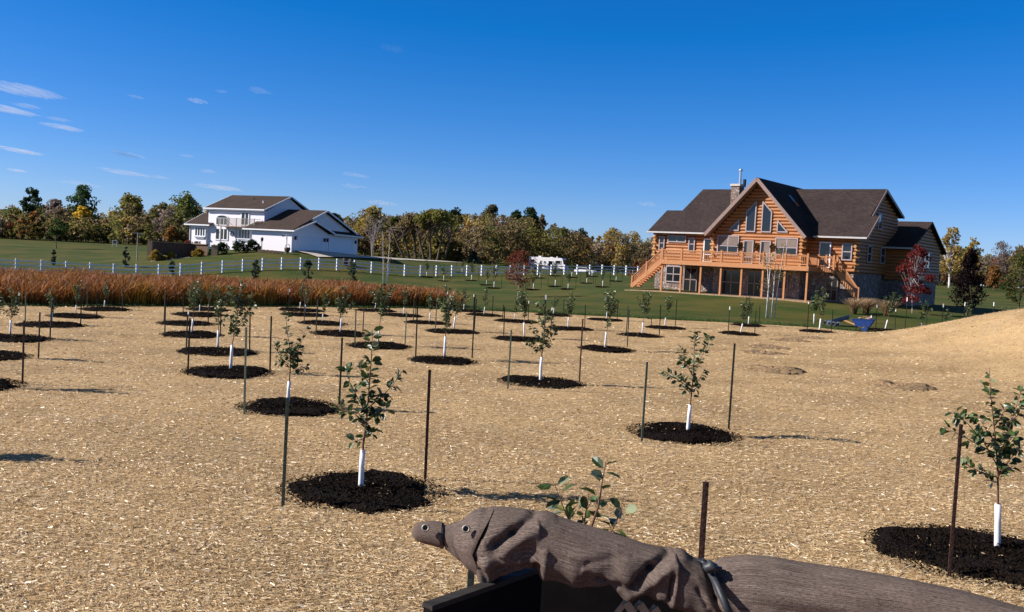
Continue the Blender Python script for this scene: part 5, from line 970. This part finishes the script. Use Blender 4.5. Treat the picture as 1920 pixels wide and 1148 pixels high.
# ------------------------------------------------------------------ folded patio umbrella on the planter
def depth(x): return np.interp(x, [774, 2100], [2.35, 1.78])
SHX = (-1, -.45, -.1, .3, .6, 1)
def loft(mb, prof, n=48, fold=0.0, crease=(), rmax=.13, ph=0.0, us=1.0, drape=0.0, shear=None, shear0=None):
    prof = np.array(prof, float); xs = np.arange(prof[0, 0], prof[-1, 0] + .1, max(1.5, (prof[-1, 0] - prof[0, 0]) / 420)); tp = np.interp(xs, prof[:, 0], prof[:, 1]); bt = np.interp(xs, prof[:, 0], prof[:, 2])
    ker = np.ones(5) / 5; pad = lambda a: np.convolve(np.r_[a[0], a[0], a, a[-1], a[-1]], ker, 'valid'); tp, bt = pad(tp), pad(bt)
    C = np.array([at(x, (a + b) / 2, depth(x)) for x, a, b in zip(xs, tp, bt)]); hh = (bt - tp) / 2 * depth(xs) / F; vs = []; uv = []
    L = np.r_[0, np.cumsum(np.linalg.norm(np.diff(C, axis=0), axis=1))]
    T = np.gradient(C, axis=0); T /= np.linalg.norm(T, axis=1)[:, None] + 1e-9
    for i in range(len(xs)):
        U = CU - T[i] * (CU @ T[i]) * .0; D = np.array([0, 1.0, 0]); rx = min(hh[i], rmax)
        for k in range(n + 1):
            a = 2 * pi * k / n; r = 1 + fold * (sin(5 * a + xs[i] * .021 + ph) + .6 * sin(9 * a - xs[i] * .013 + 1 + ph)) * .5
            for (x0, y0, x1, y1, w, dp) in crease:
                yy = (tp[i] + bt[i]) / 2 - sin(a) * (bt[i] - tp[i]) / 2
                if -cos(a) > -.15:
                    vx, vy = x1 - x0, y1 - y0; t = max(0, min(1, ((xs[i] - x0) * vx + (yy - y0) * vy) / (vx * vx + vy * vy))); dd = math.hypot(xs[i] - x0 - t * vx, yy - y0 - t * vy); sg_ = ((xs[i] - x0) * vy - (yy - y0) * vx) / math.hypot(vx, vy); r += -dp * 1.35 * math.exp(-(dd / (w * .8)) ** 2) + (dp * .55 * math.exp(-((sg_ - w * 2.0) / (w * 1.3)) ** 2) if dd < w * 5 else 0)
            ca = cos(a); low = max(0, -sin(a)) * max(0, -ca)
            if drape and ca < 0 and sin(a) < 0: ca = -abs(ca) ** .5
            r += drape * low * (sin(xs[i] / 11.0 + 2.2 * sin(xs[i] / 47.0)) * .16 + sin(xs[i] / 5.3 + 1.3 * sin(xs[i] / 31.0)) * .07)
            vs.append(C[i] + U * hh[i] * sin(a) * (1 + (r - 1) * .5) + D * rx * ca * r + T[i] * ((np.interp(sin(a), SHX, shear) * (i / len(xs)) ** 1.5 if shear else 0) + (np.interp(sin(a), SHX, shear0) * math.exp(-((xs[i] - xs[0]) / 22.0) ** 2) if shear0 else 0)) * depth(xs[i]) / F); uv.append((L[i] * us, k / n))
    m = n + 1; q = np.array([[i * m + k, i * m + k + 1, (i + 1) * m + k + 1, (i + 1) * m + k] for i in range(len(xs) - 1) for k in range(n)]); off = mb.n; mb.add(vs, q)
    mb.uv = np.array(uv) if mb.uv is None else np.concatenate([mb.uv, np.array(uv)])
    return C
UM = empty('patio_umbrella', at(1300, 1120, 2.1)); tag(UM, 'folded brown patio umbrella lying across the foreground, tied with a black strap', 'umbrella'); uo = np.array(UM.location)
def ub(mb, name, mat, par=UM, smooth=True):
    mb.v = [v - uo for v in mb.v]; return mb.build(name, M[mat] if isinstance(mat, str) else mat, par, smooth)
b = MB(); loft(b, [(886, 985, 1050), (892, 968, 1078), (904, 957, 1089), (920, 953, 1086), (940, 952, 1074), (965, 954, 1065), (995, 957, 1062), (1012, 960, 1078), (1040, 965, 1082), (1080, 978, 1093), (1120, 990, 1094), (1145, 998, 1090), (1158, 1003, 1112), (1172, 1008, 1118), (1200, 1017, 1104), (1225, 1024, 1122), (1238, 1026, 1118), (1255, 1028, 1136), (1280, 1034, 1142), (1300, 1045, 1146), (1318, 1056, 1150), (1328, 1066, 1152), (1338, 1060, 1158), (1355, 1048, 1166), (1400, 1041, 1178), (1450, 1045, 1186), (1500, 1055, 1194), (1600, 1069, 1206), (1700, 1085, 1216), (1800, 1107, 1226), (1920, 1140, 1245), (2080, 1178, 1270)], 96, .06,
     [(1000, 960, 962, 985, 9, .20), (962, 985, 932, 1004, 10, .24), (1252, 1030, 1215, 1052, 9, .30), (1215, 1052, 1182, 1086, 10, .34), (1254, 1064, 1248, 1110, 4, .22), (1006, 1046, 1004, 1078, 7, .30), (1320, 1058, 1334, 1110, 5, .18), (1334, 1110, 1352, 1160, 7, .25), (1300, 1090, 1316, 1120, 5, .08), (1100, 1040, 1160, 1030, 8, .05), (900, 1030, 912, 1070, 7, .12), (1120, 1075, 1150, 1085, 8, .22), (940, 1050, 985, 1052, 8, .15), (1400, 1110, 1560, 1130, 14, .03), (1060, 985, 1180, 1030, 10, .03)], .125, drape=1.0, shear0=(4, -4, -12, 5, 14, 26))
ub(b, 'canopy', 'cloth')
b = MB(); loft(b, [(836, 986, 1030), (846, 983, 1036), (858, 978, 1047), (870, 970, 1056), (880, 958, 1064), (892, 951, 1074), (903, 950, 1082), (909, 951, 1082)], 60, .05, [(850, 1000, 868, 1046, 5, .08)], .125, 1.0, shear=(-6, -12, -22, -10, 2, 20))
cv = ub(b, 'vent_flap', 'cloth')
b = MB(); loft(b, [(773.5, 994, 1002), (776, 986, 1009), (781, 981, 1014), (792, 978, 1018), (812, 977, 1023), (829, 979, 1028)], 32, .02, [], .06); loft(b, [(826, 984, 1024), (832, 985, 1023), (840, 984, 1030), (850, 982, 1036)], 32, .05, [], .06)
cp = ub(b, 'finial_cover', 'cloth')
def ring3(mb, c, nrm, R, r, n=20, m=8):
    nrm = np.array(nrm, float); nrm /= np.linalg.norm(nrm); a = np.cross(nrm, [0, 0, 1.0]); a /= np.linalg.norm(a); b_ = np.cross(nrm, a)
    tube(mb, [c + (a * cos(t) + b_ * sin(t)) * R for t in np.linspace(0, 2 * pi, n + 1)], r, m, cap=False)
for (x, y, par, dd) in ((798, 990, cp, .052), (874, 992, cv, .086)):
    c = at(x, y, depth(x) - dd + .006); n_ = np.array([-.1, -1, .45]); k = MB(); ring3(k, c, n_, .0078, .0024); ub(k, 'grommet', 'brass', par); k = MB(); sphere(k, c + np.array([0, .003, -.001]), (.0066, .003, .0066), 12, 6); ub(k, 'grommet_hole', 'black', par)
st_ = MB(); prof = []
loft(st_, [(826, 979, 1029), (830, 980, 1029), (833, 983, 1028)], 32, .0, [], .064); ub(st_, 'cord', 'strap', cp)
# strap round the canopy with a knot
st_ = MB(); ctr = at(1330, 1108, depth(1330)); pth = []
for t in np.linspace(-.5, 2 * pi - .5, 30):
    a = t; hh_ = 45 * depth(1330) / F; px_ = 1326 + 17 * (1 - sin(a)) ; c = at(px_, 1109 - 46 * sin(a), depth(1330)); pth.append(c + np.array([0, 1, 0]) * (.118 * cos(a)) )
tube(st_, pth, .0085, 7); ub(st_, 'strap', 'strap'); 
kn = MB(); c = at(1334, 1063, depth(1330) - .055); sphere(kn, c, (.017, .016, .013), 10, 7, f=lambda d: 1 + .2 * sin(5 * d[0] + 3 * d[2])); prism(kn, [at(1306, 1051, depth(1310) - .04), at(1326, 1055, depth(1310) - .055), at(1332, 1070, depth(1310) - .07), at(1318, 1062, depth(1310) - .06)], (0, .008, .003)); beam(kn, c, c + np.array([.022, -.004, -.002]), .012, .006); ub(kn, 'knot', 'strap')
pl_ = MB(); tube(pl_, [at(1500, 1125, 2.06), at(2300, 1250, 1.72)], .019, 12); ub(pl_, 'pole', 'taupe')
# dark raised planter that carries it
tz = 2.335; p1 = at(800, 1159, 2.06); p1[2] = tz; p2 = at(1010, 1078, 2.37); p2[2] = tz
PLN = empty('raised_planter', (p2[0], p2[1], 1.5)); tag(PLN, 'black wooden raised planter under the folded umbrella', 'planter'); po = np.array(PLN.location)
def pb(mb, name, mat, par=PLN): mb.v = [v - po for v in mb.v]; return mb.build(name, M[mat], par)
k = MB(); beam(k, p1 - [0, 0, .16], p2 - [0, 0, .16], .022, .32); sb_ = pb(k, 'side_board', 'panel')
k = MB(); beam(k, p1 + [0, 0, .003], p2 + [0, 0, .003], .030, .012); pb(k, 'lit_top_edge', 'plank', sb_)  # lighter strip puts the board's lit top edge into the colour
k = MB(); q0 = at(927, 1075, 2.50); q1 = at(1500, 1100, 2.38); beam(k, (q0[0], q0[1], 2.12), (q1[0], q1[1], 2.12), .03, .46); pb(k, 'back_board', 'panel')
k = MB(); prism(k, [(p1[0], p1[1], 1.98), (p2[0], p2[1], 1.98), (q1[0], q1[1], 1.98), (q1[0] - .2, 1.3, 1.98)], (0, 0, .05)); pb(k, 'potting_soil', 'mulch')
for x0, y0 in ((1174, 1130), (1200, 1133), (1227, 1141)):
    k = MB(); a_ = at(x0, y0, 2.22); beam(k, a_, a_ + np.array([.022, 0, -.03]), .008, .018, up=(1, 0, .7)); beam(k, a_ + np.array([.004, .01, .002]), a_ + np.array([-.02, .01, -.03]), .008, .012, up=(1, 0, -.7)); pb(k, 'lattice_slat', 'lattice')
for p in (p1, p2, (q0[0], q0[1], 0), (q1[0], q1[1], 0)):
    k = MB(); box(k, p[0] - .03 + .04, p[0] + .03 + .04, p[1] - .03, p[1] + .03, 1.5, 2.0); pb(k, 'leg', 'panel')
k = MB(); box(k, -3, 3.5, -2.5, 2.75, 1.42, 1.5)
for x in (-2.8, .2, 3.3):
    for y in (-2.3, 2.6): box(k, x - .07, x + .07, y - .07, y + .07, -.2, 1.42)
o = k.build('viewing_deck', M['deckwood']); tag(o, 'wooden deck the picture is taken from, below the planter', 'deck', kind='structure')

# ------------------------------------------------------------------ clouds
CL = [(38, 169, 75, 12, 1), (20, 207, 48, 9, .9), (50, 199, 26, 5, .5), (118, 239, 38, 6, .9), (110, 224, 24, 4, .45), (38, 283, 42, 7, .9), (32, 320, 18, 5, .6), (370, 190, 22, 5, .5), (235, 324, 50, 6, .55), (238, 290, 38, 8, .35), (412, 352, 48, 7, .6), (350, 293, 16, 4, .35), (486, 170, 26, 5, .25), (416, 172, 14, 3, .2), (300, 333, 18, 5, .3), (150, 345, 40, 7, .28), (392, 322, 18, 5, .25), (668, 329, 30, 5, .35), (715, 381, 40, 6, .35), (735, 91, 28, 3, .14), (1215, 383, 25, 5, .3), (255, 182, 16, 3, .3), (665, 351, 30, 5, .25)]
for j, (px, py, rw_, rh, dn) in enumerate(CL):
    Y = 2400.0 + 330 * (j % 9); rw_ *= .85; rh *= .62; c = at(px, py, Y); rng = np.random.default_rng(200 + j); k = MB(); nbl = 7
    cc = empty('cloud', c) if False else None
    ph = rng.uniform(0, 6.28, 8)
    fn = lambda d: 1 + .16 * sin(6 * d[0] + ph[0]) + .13 * sin(9 * d[0] + 5 * d[2] + ph[1]) + .10 * sin(14 * d[0] - 7 * d[1] + ph[2]) + .07 * sin(23 * d[0] + 11 * d[2] + ph[3])
    for b in range(nbl):
        t = (b + .5) / nbl * 2 - 1; s = (1 - abs(t) ** 1.6) * rng.uniform(.7, 1.1) + .12
        sphere(k, np.array([t * rw_ * .78, rng.normal(0, 4), rng.normal(0, rh * .2) + (rh * .15 * (1 - abs(t)))]) * Y / F, np.array([rw_ * .36 * (.6 + .5 * s), rw_ * 1.3, rh * .78 * s]) * Y / F, 28, 14, f=fn)
    o = k.build('cloud', M['cloud'].copy(), smooth=True); o.location = c; o.rotation_euler = (0, radians(2.5), 0)
    o.data.materials[0].node_tree.nodes['Principled Volume'].inputs['Density'].default_value = .85 * dn / (rw_ * 1.8 * Y / F)
    big = j in (0, 1, 3, 5)
    lab = {0: 'largest white cloud, high at the left edge', 1: 'white cloud streak just under the largest cloud', 3: 'flat white cloud streak third down from the largest cloud', 5: 'low flat white cloud at the left edge'}.get(j, 'thin faint wisp of cloud low in the blue sky')
    tag(o, lab, 'cloud', 'thin wisps of cloud')
